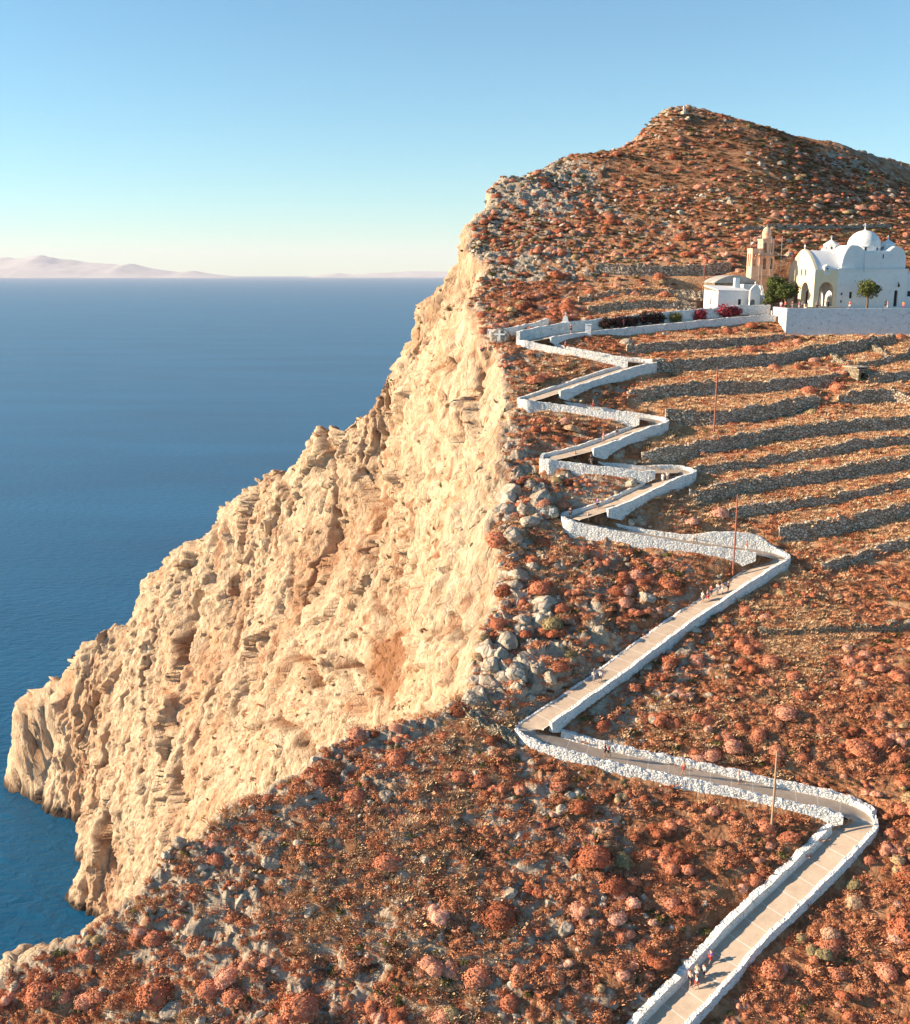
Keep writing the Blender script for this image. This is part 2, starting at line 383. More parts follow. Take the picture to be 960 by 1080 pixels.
M = dict(
    terrain=m_terrain(), sea=m_sea(), paving=m_paving(),
    wwall=m_stone('whitewashed_rubble', [(0, (.74, .73, .70)), (1, (.84, .83, .80))], 2.4, True, .06),
    dry=m_stone('dry_stone', [(0, (.36, .27, .19)), (.5, (.56, .44, .33)), (1, (.76, .63, .49))], 2.1, bd=.12, gap=.10),
    drylit=m_stone('sunlit_tan_dry_stone', [(0, (.34, .27, .18)), (.5, (.48, .38, .26)), (1, (.6, .5, .36))], 3.2, bd=.15, gap=.1),  # lit copy of the dry stone, the sun's tan put into its colour
    plaster=m_stone('whitewash_plaster', [(0, (.78, .77, .75)), (1, (.82, .81, .79))], .5, True, .02, .01),
    platform=m_stone('whitewashed_platform', [(0, (.74, .74, .73)), (1, (.82, .81, .80))], 1.3, True, .05, .05),
    cream=plain('cream_plaster', (.86, .68, .45), .85, .06, .6, .02),
    roof=plain('lime_wash_roof', (.74, .74, .74), .85, .06, .5, .02),
    grey=plain('grey_lime_roof', (.40, .38, .35), .9, .2, .8, .05),
    stonework=plain('pale_pink_stonework', (.85, .51, .34), .85, .14, 1.6, .03),
    dark=plain('dark_opening', (.03, .028, .03), .6), door=plain('dark_red_door', (.10, .02, .02), .5), grey_door=plain('weathered_grey_door', (.2, .2, .2), .7),
    pave2=plain('terrace_paving', (.42, .36, .29), .9, .12, 1.0), wood=plain('weathered_pole_wood', (.42, .27, .17), .85, .2, 6), rust=plain('rusty_red_pole', (.36, .13, .09), .8, .2, 6),
    wire=plain('cable', (.1, .1, .1)), metal=plain('scaffold_steel', (.42, .36, .30), .5), bark=plain('tree_bark', (.14, .10, .07), .95, .3, 5, .03),
    rock=m_stone('loose_limestone', [(0, (.30, .24, .18)), (.5, (.44, .36, .28)), (1, (.60, .50, .39))], 1.1, bd=.06, gap=.02),
    paint=plain('white_paint', (.82, .82, .8)), earth=plain('bare_earth', (.3, .2, .12)))
M['bush'] = tint('spiny_shrub', (.50, .165, .085), (.70, .285, .165), extra=(.80, .45, .33))
M['bush2'] = tint('dark_shrub', (.13, .06, .03), (.30, .15, .075))
M['green'] = tint('green_shrub', (.10, .10, .03), (.19, .17, .06))
M['grassy'] = tint('dry_grass', (.66, .40, .22), (.85, .62, .40))
M['redgrass'] = tint('red_brown_tuft', (.52, .20, .10), (.74, .36, .20))
M['leaf'] = tint('tree_leaves', (.09, .115, .03), (.13, .15, .045), nscale=1.2)
M['leafdk'] = tint('hedge_leaves', (.045, .03, .025), (.09, .045, .035), nscale=1.2)
M['bloom'] = tint('crimson_blossom', (.30, .03, .06), (.42, .06, .07), nscale=3)
def ishader(m, r):  # rocks
    return m
# ------------------------------------------------------------------ dry stone terrace walls (traced, then laid on the slope)
TW = [  # polyline in the photograph, height in metres, description
 ([(661, 364), (702, 360), (743, 359), (790, 355), (828, 353.5)], 1.9, 'grey dry stone terrace wall highest below the white church platform, ending at its corner'),
 ([(688, 379), (743, 377), (785, 374), (825, 372), (850, 365), (890, 361), (917, 355), (945, 353)], 2.6, 'tall grey dry stone terrace wall climbing right towards the foot of the church platform'),
 ([(662, 412), (693, 406), (743, 402), (793, 401.5), (838, 397.5), (883, 394)], 2.4, 'grey dry stone terrace wall running from the second highest bend to the stone hut'),
 ([(915, 397), (938, 393), (960, 390), (1000, 386)], 1.8, 'short grey dry stone wall running right from the stone hut'),
 ([(893, 381), (917, 380), (937, 376), (960, 367), (1000, 360)], 1.7, 'short curved dry stone wall just above the small stone hut'),
 ([(702, 432), (753, 433), (773, 431), (802, 427), (848, 417), (867, 417)], 2.9, 'broad grey terrace wall crossed by the foot of the pole beside the path bend'),
 ([(884, 415), (920, 411), (943, 409), (962, 418)], 2.3, 'short dark terrace wall above the pale rock outcrop'),
 ([(677, 476), (718, 468), (760, 461), (820, 450), (867, 445), (900, 441), (942, 440), (1000, 436)], 2.5, 'long grey terrace wall with a black hollow at its foot'),
 ([(730, 492), (777, 486), (833, 477), (867, 473), (900, 464), (953, 458), (1010, 450)], 1.6, 'low long terrace wall below the one with the black hollow'),
 ([(727, 518), (752, 512), (777, 506), (820, 499), (867, 494), (903, 487.5), (930, 484), (1010, 470)], 2.4, 'tall grey terrace wall behind the lone round shrub at the pole top'),
 ([(768, 535), (793, 532.5), (858, 524), (883, 520), (925, 511), (960, 502.5), (1010, 492)], 1.4, 'low grey terrace wall between two tall ones, beginning right of the reddish pole'),
 ([(822, 553), (858, 550), (892, 543), (925, 537), (960, 527), (1010, 514)], 2.6, 'lowest tall grey terrace wall, beginning right of the wide white path bend'),
 ([(867, 595), (893, 587), (925, 575), (960, 567), (1010, 556)], 1.3, 'low crumbling grey wall below the lowest tall terrace wall'),
 ([(800, 663), (867, 661), (930, 658), (1000, 654)], 0.9, 'crumbled pale rubble wall lying along the slope above the shrubby lower field'),
 ([(620, 323), (652, 317), (697, 316), (735, 318)], 1.9, 'grey dry stone wall directly behind the white wall with the dark hedge'),
 ([(610, 315), (645, 307), (677, 305), (715, 306), (745, 308)], 1.1, 'thin low stone wall above the wall behind the dark hedge'),
 ([(628, 277), (665, 279), (700, 280), (735, 279), (772, 277)], 2.4, 'grey stone wall on the hill to the left of the bell tower'),
 ([(781, 239), (830, 237), (880, 238), (945, 236)], 0.9, 'faint thin stone wall crossing the hill above the church domes'),
]
twalls = []
for pl, h, lab in TW:
    px = np.array([p[0] for p in pl], float); py = np.array([p[1] for p in pl], float)
    n = int((px[-1] - px[0]) / 3) + 2; xs = np.linspace(px[0], px[-1], n); ys = np.interp(xs, px, py)
    ys = np.convolve(np.pad(ys, 3, mode='edge'), np.ones(7) / 7, 'valid')
    pts = np.array([hit(a, b, lambda x, y: S(x, y) + h / 2) for a, b in zip(xs, ys)])
    pts[:, 2] -= h / 2
    h *= .86; twalls.append((pts, h, lab))
def terraces(x, y, z):
    th = x / np.maximum(y, 1); add = np.zeros_like(z); m = np.zeros_like(z)
    for pts, h, _ in twalls:
        t = pts[:, 0] / pts[:, 1]; o = np.argsort(t)
        yk = np.interp(th, t[o], pts[o, 1]); d = y - yk
        f = sstep(t.min() - .004, t.min() + .012, th) * (1 - sstep(t.max() - .012, t.max() + .004, th))
        L = 2.6
        add += f * np.where(d > 0, h / 2 * np.exp(-d / L), -h / 2 * np.exp(d / L))
        m = np.maximum(m, f * np.where(d > 0, np.exp(-d / 6), np.exp(d / 4)))
    return add, m
# ------------------------------------------------------------------ the zigzag path
LEGS = [  # lowest first: pixels of the centre line, upward
 [(672, 1112), (700, 1080), (740, 1040), (780, 993), (827, 948), (867, 910), (893, 883), (913, 862)],
 [(913, 862), (896, 855), (873, 848), (840, 842), (790, 831), (740, 819), (690, 809), (640, 798), (598, 787), (573, 778), (553, 772)],
 [(553, 772), (566, 762), (577, 756), (608, 735), (644, 710), (679, 683), (718, 655), (750, 634), (782, 613), (806, 597), (824, 588)],
 [(824, 588), (806, 583), (787, 581), (753, 577), (707, 570), (667, 563), (633, 556), (613, 551), (598, 549)],
 [(598, 549), (614, 543), (627, 540), (650, 532), (680, 517), (707, 504), (726, 497)],
 [(726, 497), (712, 496), (690, 498), (657, 495.5), (623, 491), (597, 487), (573, 486)],
 [(573, 486), (590, 481), (608, 478), (640, 467), (668, 455), (697, 445)],
 [(697, 445), (684, 443), (668, 440), (635, 435), (608, 430), (581, 425.6), (552, 424.5)],
 [(552, 424.5), (574, 417), (590, 412), (608, 406), (635, 397), (660, 389), (685, 383)],
 [(685, 383), (668, 382), (652, 380), (622, 374.5), (595, 369), (570, 363), (552, 361)],
 [(552, 361), (573, 356.5), (595, 352.5), (614, 350), (649, 346.5), (690, 342), (730, 338.5), (757, 336), (785, 333), (804, 332.5), (818, 332.5)]]
RAISE = [-.1, -.15, 0.0, .25, .7, .3, .7, .3, .7, .3, .6]
PW = 2.9
cl = []; legid = []
for k, L in enumerate(LEGS):
    px = np.array([p[0] for p in L], float); py = np.array([p[1] for p in L], float)
    s = np.r_[0, np.cumsum(np.hypot(np.diff(px), np.diff(py)))]; t = np.linspace(0, s[-1], int(s[-1] / 4) + 2)
    for a, b in list(zip(np.interp(t, s, px), np.interp(t, s, py)))[(1 if k else 0):]:
        cl.append(hit(a, b, lambda x, y: S(x, y) + RAISE[k])); legid.append(k)
cl = np.array(cl); legid = np.array(legid)
def resample(P, step, ids=None):
    s = np.r_[0, np.cumsum(np.linalg.norm(np.diff(P[:, :2], axis=0), axis=1))]; t = np.arange(0, s[-1], step)
    Q = np.stack([np.interp(t, s, P[:, i]) for i in range(P.shape[1])], 1)
    if ids is not None: return Q, ids[np.clip(np.searchsorted(s, t), 0, len(ids) - 1)]
    return Q
def smooth(P, n):
    k = np.ones(n) / n; return np.stack([np.convolve(np.pad(P[:, i], n // 2, mode='edge'), k, 'valid') for i in range(P.shape[1])], 1)
cl, legid = resample(cl, .4, legid)
Psm = smooth(cl, 9); Psm[:, 2] = smooth(cl, 17)[:, 2]; cl = Psm
tan_ = np.gradient(cl[:, :2], axis=0); tan_ /= np.linalg.norm(tan_, axis=1)[:, None]
nor = np.stack([-tan_[:, 1], tan_[:, 0]], 1)                       # left of the walking direction
alen = np.r_[0, np.cumsum(np.linalg.norm(np.diff(cl[:, :2], axis=0), axis=1))]
def nearpath(x, y, sub=1):
    if len(x) > 3000:
        d, z, up = nearpath_(x, y, 16); k = d < 11
        d[k], z[k], up[k] = nearpath_(x[k], y[k], 2); return d, z, up
    return nearpath_(x, y, sub)
def nearpath_(x, y, sub=1):
    """distance to the path, its height there and whether the point lies on the uphill side"""
    c = np.r_[cl[::sub], cl[-1:]]; best = np.full(x.shape, 1e9); z = np.zeros(x.shape); up = np.zeros(x.shape)
    for i in range(len(c) - 1):
        a = c[i]; ab = c[i + 1] - a; L2 = ab[0] ** 2 + ab[1] ** 2 + 1e-9
        t = np.clip(((x - a[0]) * ab[0] + (y - a[1]) * ab[1]) / L2, 0, 1)
        dx = x - a[0] - t * ab[0]; dy = y - a[1] - t * ab[1]; d = dx * dx + dy * dy
        n = d < best; best = np.where(n, d, best); z = np.where(n, a[2] + t * ab[2], z); up = np.where(n, dy, up)
    return np.sqrt(best), z, up
APEX = []
for k in range(1, len(LEGS)):
    i = int(np.nonzero(legid == k)[0][0]); j0, j1 = max(i - 26, 0), min(i + 26, len(cl) - 1); APEX.append((cl[i, 0], cl[i, 1], cl[i, 2], cl[j0, :2] - cl[i, :2], cl[j1, :2] - cl[i, :2], k))
# church platform
PLZ = CAMZ - 6.4; PX0, PY0 = 59.4, 190.0
HOUSE = hit(757, 331, lambda x, y: 0 * x + CAMZ - 7.3)
# ------------------------------------------------------------------ ground height (before the rock relief)
def base_z(x, y):
    s = S(x, y); c = C(x, y); c = c + 7 * fbm(x * .09, y * .09, 0 * x, 3, 19) * np.exp(-((c - s) / 14) ** 2); z = smin(s, c, 1.6)
    add, m = terraces(x, y, z)
    cm = sstep(1.5, -1.5, c - s - 0)          # 1 on the cliff
    z = z + add * (1 - cm); return z, s, c, cm, m * (1 - cm)
def shape_z(x, y):
    z, s, c, cm, tm = base_z(x, y); print('base', time.time() - T0)
    # rocky relief on the ungraded left part of the slope, softer elsewhere
    rk = fbm(x * .045, y * .045, 0 * x, 3, 5)
    edge = np.exp(-np.abs(c - s) / 14)
    th = x / np.maximum(y, 1)
    crag = np.exp(-((c - s) / 30) ** 2) * sstep(108, 122, y) * sstep(165, 150, y) * (c > s)
    rocky = np.clip(.30 + crag * .7 + edge * .75 + rk * .8 - sstep(.10, .30, th) * .45 + sstep(210, 260, y) * .15, 0, 1) * (1 - tm)
    f1, f2, cv = worley(x * .42 + .3 * vnoise(x, y, 0 * x), y * .5, z * .3, 31)
    g1, g2, cv2 = worley(x * 1.1, y * 1.2, z * .6, 57)
    rel = rocky * ((cv - .4) * (1.2 + .7 * crag) * sstep(0, .3, f2) + (cv2 - .5) * (.55 + .3 * crag) * sstep(0, .3, g2)) + fbm(x * .2, y * .2, 0 * x, 4, 9) * .45
    rel *= (1 - cm); print('relief', time.time() - T0)
    z = z + rel * (1 - .7 * tm)
    w = np.zeros_like(z)
    box = (y > 70) & (y < 215) & (np.abs(x) < 95)
    d = np.full(z.shape, 99.0); pz = np.zeros_like(z); up = np.zeros_like(z)
    if box.any(): d[box], pz[box], up[box] = nearpath(x[box], y[box], 1)
    r0 = PW / 2 + .55
    upw = 1 - sstep(r0, r0 + 2.6, d); zu = z * (1 - upw) + (pz - .12) * upw
    r1 = PW / 2 + .22; dnw = 1 - sstep(r1, r1 + .3, d); zc = np.minimum(z, pz - .6 + np.maximum(d - r0 - 2, 0) * .5); zd = zc * (1 - dnw) + (pz - .12) * dnw
    z = np.where(d < r0 + 4, np.where(up > 0, zu, zd), z)
    for (ax, ay, az, u1, u2, k) in APEX:                       # banked ground inside each hairpin
        sg = np.sign(u1[0] * u2[1] - u1[1] * u2[0]); dx, dy = x - ax, y - ay; near = np.hypot(dx, dy)
        m = np.nonzero((near < 20) & ((u1[0] * dy - u1[1] * dx) * sg > 0) & ((dx * u2[1] - dy * u2[0]) * sg > 0) & (d > PW / 2 + .1))[0]
        if not len(m): continue
        dz = []
        for q in (k - 1, k):
            L = cl[legid == q][::2]; D = np.hypot(x[m][:, None] - L[:, 0], y[m][:, None] - L[:, 1]); j = D.argmin(1); dz.append((D.min(1) - PW / 2, L[j, 2]))
        (dl, zl), (du, zu_) = dz; zf = (zl * du + zu_ * dl) / np.maximum(dl + du, .1) - .15; f = sstep(20, 11, near[m])
        z[m] = z[m] * (1 - f) + zf * f
    # level ground of the church and of the house beside it
    ins = (x > PX0 + .3) & (x < 150) & (y > PY0 + .3)
    q = sstep(219, 227, y); z = np.where(ins, (PLZ - .1) * (1 - q) + z * q, z)
    hs = (x > HOUSE[0] - 8) & (x <= PX0 + .3) & (y > 197); qh = np.maximum(sstep(211, 217, y), sstep(HOUSE[0] - 3, HOUSE[0] - 8, x)); z = np.where(hs, (HOUSE[2] - .1) * (1 - qh) + z * qh, z)
    fr = (x > PX0 - 1) & (x < 150) & (y > 180) & (y < PY0 + .3); z = np.where(fr, np.minimum(z, PLZ - 4.5 + (0)), z)
    return z, s, c, cm, tm, rocky, d
# ------------------------------------------------------------------ ground sheet
DQ = globals().get('DQ', 1)
thc = R(27.5)
th = np.concatenate([np.arange(-R(37), -thc, R(.25)), np.arange(-thc, thc, R(.055) * DQ), np.arange(thc, R(37), R(.25))])
rr = np.concatenate([np.arange(52, 84, .7), np.arange(84, 135, .22 * DQ), np.arange(135, 345, .30 * DQ), np.arange(345, 520, 2.5)])
TH, RR = np.meshgrid(th, rr); X = RR * np.sin(TH); Y = RR * np.cos(TH)
sh = X.shape; X = X.ravel(); Y = Y.ravel()
Z, Sv, Cv, CM, TM, RK, PD = shape_z(X, Y)
print('height', time.time() - T0)
Zg = Z.reshape(sh); PDg = PD.reshape(sh); CMg = CM.reshape(sh); RKg = RK.reshape(sh); TMg = TM.reshape(sh)
def samp(G, x, y):
    t = np.arctan2(x, y); r = np.hypot(x, y)
    i = np.clip(np.interp(r, rr, np.arange(len(rr))), 0, len(rr) - 1.001); j = np.clip(np.interp(t, th, np.arange(len(th))), 0, len(th) - 1.001)
    i0 = i.astype(int); j0 = j.astype(int); fi = i - i0; fj = j - j0
    return (G[i0, j0] * (1 - fi) * (1 - fj) + G[i0 + 1, j0] * fi * (1 - fj) + G[i0, j0 + 1] * (1 - fi) * fj + G[i0 + 1, j0 + 1] * fi * fj)
def ground(x, y): return samp(Zg, np.asarray(x, float), np.asarray(y, float))
# cliff relief: pushed out along the face
gy, gx = np.gradient(Zg); Xg, Yg = X.reshape(sh), Y.reshape(sh)
e1 = np.stack([np.gradient(Xg, axis=1), np.gradient(Yg, axis=1), np.gradient(Zg, axis=1)], -1)
e0 = np.stack([np.gradient(Xg, axis=0), np.gradient(Yg, axis=0), np.gradient(Zg, axis=0)], -1)
N = np.cross(e0, e1).reshape(-1, 3); N /= np.linalg.norm(N, axis=1)[:, None] + 1e-9; N[N[:, 2] < 0] *= -1
ix = np.nonzero(CM > .02)[0]; x, y, z = X[ix], Y[ix], Z[ix]
u = x * .99 + y * .12; v = (y * .99 - x * .12) * .30                            # along and across the face
wx = u + 5 * fbm(x * .02, y * .02, z * .02, 3, 3)
wv = v + 2 * fbm(x * .02 + 9, y * .02, z * .02, 3, 4); wz = z + .35 * wx                     # strata lean with the face
big = ridged(wx * .026, wv * .026, z * .008, 7, 71)
mid = ridged(wx * .11, wv * .11, z * .045, 6, 81)
f1, f2, cv, fa = worley(wx * .11, wv * .11, z * .04, 91, True); g1, g2, cg, fb = worley(wx * .34, wv * .5, z * .11, 95, True); k1, k2, ck, fk = worley(wx * .9, wv * 1.2, z * .38, 99, True)
led = fbm(x * .05, y * .05, wz * .28, 4, 88)
def fissure(sp, wdt, wp, s_):
    """near vertical cracks about sp metres apart, and the slabs between them"""
    t = u / sp + wp * fbm(x * .035, y * .035, z * .022, 4, s_); k = np.floor(t); f = t - k
    d = np.minimum(f, 1 - f) * sp; kk = np.floor(t + .5); z0 = 0 * x
    pres = fbm(kk * 3.7, z / 26 + kk, z0, 3, s_ + 5); return np.exp(-(d / wdt) ** 2) * sstep(-.12, .18, pres), vnoise(k * 5.3, z / 30, v / 20, s_ + 9)
fs1, sl1 = fissure(10, .55, 1.5, 201); fs2, sl2 = fissure(3.7, .28, 2.2, 203)
dsp = -1.2 + big * 3.6 + mid * 1.9 + (cv - .5) * 1.8 + fa * 5.2 + (cg - .5) * 1.0 + fb * 2.4 + (ck - .5) * .6 + fk * 1.9 + led * .25 + fbm(x * .9, y * .9, z * .5, 5, 23, .65) * .7
gul = np.clip(ridged(wx * .034 + 3.3, v * .034, z * .005, 3, 44) - .5, 0, 1) * 8
dsp -= gul + fs1 * 3.4 + fs2 * 1.3 - sl1 * 2.2 - sl2 * .9
crack = np.zeros(len(X)); crack[ix] = np.clip(fs1 * .9 + fs2 * .6 + np.clip(gul - 1.2, 0, 1) * .35, 0, .85) * sstep(-.3, .3, fbm(x * .3, y * .3, z * .3, 4, 206) + .15)
N2 = N[ix].copy(); N2[:, 2] *= .35; N2 /= np.linalg.norm(N2, axis=1)[:, None]
amp = sstep(.3, 1, CM[ix]) * (1 - .55 * np.exp(-np.abs(z) / 6)) * (.35 + .65 * sstep(1, 9, (Sv - Cv)[ix]))
V = np.c_[X, Y, Z]; V[ix] += N2 * (dsp * amp)[:, None]
V[:, 2] = np.maximum(V[:, 2], -3)
scar = np.zeros(len(X)); sc0 = np.array(P3(392, 700, 178))
ws = fbm(x * .12, y * .12, z * .12, 4, 61)
scar[ix] = sstep(1.0, .35, np.sqrt(((x - sc0[0]) / 9) ** 2 + ((y - sc0[1]) / 16) ** 2 + ((z - sc0[2]) / 11) ** 2) + ws * .9) * .8
clf = np.clip(CM + RK * .0, 0, 1); clf = sstep(.35, .65, clf + fbm(X * .25, Y * .25, Z * .25, 3, 12) * .35 * (CM > .01) * (CM < .995))
wet = sstep(3.2, 1.2, V[:, 2] + fbm(X * .1, Y * .1, 0 * X, 3, 7) * 1.5)
rmask = sstep(.62, .85, RK + fbm(X * .6, Y * .6, 0 * X, 4, 77) * .6) * (1 - TM)
rmask *= (PD > 2.3)
trm = np.clip(TM * 1.2, 0, 1) * sstep(-.4, .3, fbm(X * .15, Y * .15, 0 * X, 3, 99) + .3)
a, b_ = sh; I = np.arange(a * b_).reshape(a, b_)
Q = np.c_[I[:-1, :-1].ravel(), I[:-1, 1:].ravel(), I[1:, 1:].ravel(), I[1:, :-1].ravel()]
keep = ~((V[Q, 2] <= -2.99).all(1)); Q = Q[keep]
me = npmesh('hillside', V, Q, M['terrain'], True, dict(cliff=clf, rocky=rmask, terrace=trm, scar=scar, wet=wet, crack=crack))
tag(link(bpy.data.objects.new('hillside', me)), kind='structure')
print('ground', len(V), time.time() - T0)
# sea
def flat(name, pts, m, kind=None):
    me = bpy.data.meshes.new(name); me.from_pydata(pts, [], [tuple(range(len(pts)))]); me.materials.append(m)
    o = link(bpy.data.objects.new(name, me)); 
    if kind: tag(o, kind=kind)
    return o
flat('sea', [(-80000, -20000, 0), (80000, -20000, 0), (80000, 90000, 0), (-80000, 90000, 0)], M['sea'], 'structure')
# the path surface
n = len(cl); cols = 9; off = np.linspace(1, -1, cols)
PV = np.zeros((n, cols, 3)); 
for j, o_ in enumerate(off): PV[:, j, :2] = cl[:, :2] + nor * o_ * (PW / 2 + .12); PV[:, j, 2] = cl[:, 2]
pm = npmesh('path', PV.reshape(-1, 3), (lambda I: np.c_[I[:-1, :-1].ravel(), I[:-1, 1:].ravel(), I[1:, 1:].ravel(), I[1:, :-1].ravel()])(np.arange(n * cols).reshape(n, cols)), M['paving'], True,
            dict(along=np.repeat(alen, cols), across=np.tile(off, n)))
tag(link(bpy.data.objects.new('path', pm)), kind='structure')
def path_surf(x, y):
    d, pz, _ = nearpath(np.atleast_1d(x), np.atleast_1d(y)); return np.where(d < 1.6, pz, -1e3)
# ------------------------------------------------------------------ walls
def ribbon_wall(name, P, top, bot, thick, m, rough=.07, step=.28, seed=0, lump=.1, parent=None):
    """P (n,3) line at ground level; top and bot: heights over and under it"""
    P = np.asarray(P, float); k = P.shape[0]
    top = np.full(k, top) if np.isscalar(top) else np.asarray(top); bot = np.full(k, bot) if np.isscalar(bot) else np.asarray(bot)
    A = resample(np.c_[P, top, bot], step); 
    if len(A) < 4: return None
    T = np.gradient(A[:, :2], axis=0); T /= np.linalg.norm(T, axis=1)[:, None] + 1e-9; Nn = np.stack([-T[:, 1], T[:, 0]], 1)
    hmax = (A[:, 3] + A[:, 4]).max(); r = max(4, int(hmax / .3)); w = thick / 2
    sec = [(1, t) for t in np.linspace(0, 1, r)] + [(o, 1.0) for o in (.5, 0, -.5)] + [(-1, t) for t in np.linspace(1, 0, r)]
    zt = A[:, 2] + A[:, 3] + fbm(A[:, 0] * .8, A[:, 1] * .8, 0 * A[:, 0], 3, seed) * lump * 1.6; zb = A[:, 2] - A[:, 4]
    W = np.zeros((len(A), len(sec), 3))
    for j, (o, t) in enumerate(sec):
        batter = 1 + .18 * (1 - t) if abs(o) == 1 else 1
        W[:, j, :2] = A[:, :2] + Nn * o * w * batter; W[:, j, 2] = zb + (zt - zb) * t
    q = W.reshape(-1, 3); f1, f2, cv = worley(q[:, 0] * 2.2, q[:, 1] * 2.2, q[:, 2] * 2.8, seed)
    d = (cv - .45) * 2 * rough
    o = np.tile(np.array([s[0] for s in sec]), len(A)); NN = np.repeat(Nn, len(sec), 0)
    q[:, :2] += NN * (d * np.sign(o) * (np.abs(o) > .4))[:, None]; q[:, 2] += np.where(np.tile([s[1] >= 1 for s in sec], len(A)), d * 1.1, 0)
    I = np.arange(len(q)).reshape(len(A), len(sec)); Qd = np.c_[I[:-1, :-1].ravel(), I[:-1, 1:].ravel(), I[1:, 1:].ravel(), I[1:, :-1].ravel()]
    ns = len(sec); caps = []
    for row, fl in ((0, 1), (len(A) - 1, 0)):
        for j in range((ns - 1) // 2):
            c_ = [I[row, j], I[row, j + 1], I[row, ns - 2 - j], I[row, ns - 1 - j]]
            if len(set(c_)) == 4: caps.append(c_ if fl else c_[::-1])
    me = npmesh(name, q, np.r_[Qd, np.array(caps)], m, False); return link(bpy.data.objects.new(name, me), parent)
for i, (pts, h, lab) in enumerate(twalls):
    lit = 'pale rubble' in lab
    gz = pts.copy(); 
    o = ribbon_wall('terrace_wall', gz, h / 2 + .12, h / 2 + .7, .7, M['drylit'] if lit else M['dry'], .10, .3, 200 + i, .34)
    tag(o, lab, 'stone wall', 'dry stone walls on the slope')
# rubble wall from the cliff edge to the first left bend
gl = np.array([hit(a, b, lambda x, y: S(x, y) + .2) for a, b in [(489, 748), (503, 761), (520, 771), (534, 777), (548, 784)]])
tag(ribbon_wall('rubble_wall', gl, .6, 1.0, .9, M['drylit'], .2, .3, 5, .35), 'tan rubble wall running from the cliff edge to the sharp left bend of the path', 'stone wall', 'dry stone walls on the slope')
SIDE = {1: 'left', -1: 'right'}
WH = {(0, 1): (1.0, .75, 1.0), (0, -1): (.22, .45, 1.9), (1, 1): (.32, .45, 1.6), (1, -1): (.75, .7, 1.0), (2, 1): (.05, .3, .8), (2, -1): (.55, .5, 1.5)}
WLAB = {
 (0, 1): 'thick white rubble wall on the uphill side of the lowest straight of the path', (0, -1): 'low white kerb wall with rough outer face, downhill side of the lowest straight',
 (1, 1): 'long low white wall below the shaded straight under the lone wooden pole', (1, -1): 'lumpy white rubble wall above the shaded straight crossed by the lone pole',
 (2, 1): 'thin white kerb on the open side of the bare diagonal straight', (2, -1): 'white wall along the downhill side of the long diagonal straight',
 (3, 1): 'long bright white wall below the straight where the reddish pole stands', (3, -1): 'white wall rising to tall rubble behind the straight by the reddish pole',
 (4, 1): 'low inner white wall above the straight beside the painted rock cross', (4, -1): 'tall blue-shaded white wall below the short straight with two figures in white',
 (5, 1): 'white outer wall curving under the third highest left bend', (5, -1): 'low white wall above the straight leading to the third left bend from the top',
 (6, 1): 'white wall behind three walkers on the short rising straight', (6, -1): 'shaded white wall below three walkers on the short rising straight',
 (7, 1): 'tall bright white outer wall under the second highest left bend', (7, -1): 'white wall above the straight with one walker, second highest left bend',
 (8, 1): 'narrow white inner wall above the straight leading to the second highest right bend', (8, -1): 'broad shaded white retaining wall below the straight leading to the second highest right bend',
 (9, 1): 'bright white outer wall just under the highest left bend', (9, -1): 'white wall above the highest left-going straight with a walker in pink',
 (10, 1): 'long white wall with the dark hedge in front, behind the final straight to the church', (10, -1): 'long shaded white retaining wall holding up the final straight to the church'}
for k in range(len(LEGS)):
    idx = np.nonzero(legid == k)[0]
    if k < len(LEGS) - 1: idx = np.r_[idx, idx[-1] + 1]
    for sd in (1, -1):
        top, th_, bt = WH.get((k, sd), (.55, .5, 2.0))
        if k == 10: top, th_, bt = ((1.9, .6, 1.0) if sd == 1 else (.12, .5, 3.6))
        uph = (sd == 1) == (k % 2 == 0)
        if not uph and k > 2 and k < 10: top = .42
        if not uph and 2 < k < 10: bt += 3.0
        elif 2 < k < 10: bt += 1.0
        offs = PW / 2 + .08 + th_ / 2
        W3 = np.c_[cl[idx, :2] + nor[idx] * sd * offs, cl[idx, 2]]
        dd, _, _ = nearpath(W3[:, 0], W3[:, 1]); ok = dd > offs * (.62 if uph and k > 1 else .93 if uph or k == 0 else .42)
        if k == 3 and sd == -1:
            t_ = np.linspace(0, 1, len(idx)); tp = .6 + 1.5 * sstep(.5, .2, t_) * sstep(.0, .12, t_)
            tp = tp
        else: tp = np.full(len(idx), top)
        runs = np.split(np.nonzero(ok)[0], np.nonzero(np.diff(np.nonzero(ok)[0]) > 1)[0] + 1)
        runs = [r_ for r_ in runs if len(r_) > 6]
        if not runs: continue
        r_ = max(runs, key=len)
        bb = np.full(len(r_), float(bt)); q_ = np.arange(len(r_))
        if r_[0] > 2: bb = np.minimum(bb, .75 + q_ * .22)
        if r_[-1] < len(idx) - 3: bb = np.minimum(bb, .75 + q_[::-1] * .22)
        o = ribbon_wall('path_wall', W3[r_], tp[r_], bb, th_, M['wwall'], .028 if k > 1 else .05, .22, 300 + k * 2 + sd, .10 if k > 1 else .14)
        tag(o, WLAB[(k, sd)], 'white wall', 'white walls along the zigzag path')
print('walls', time.time() - T0)
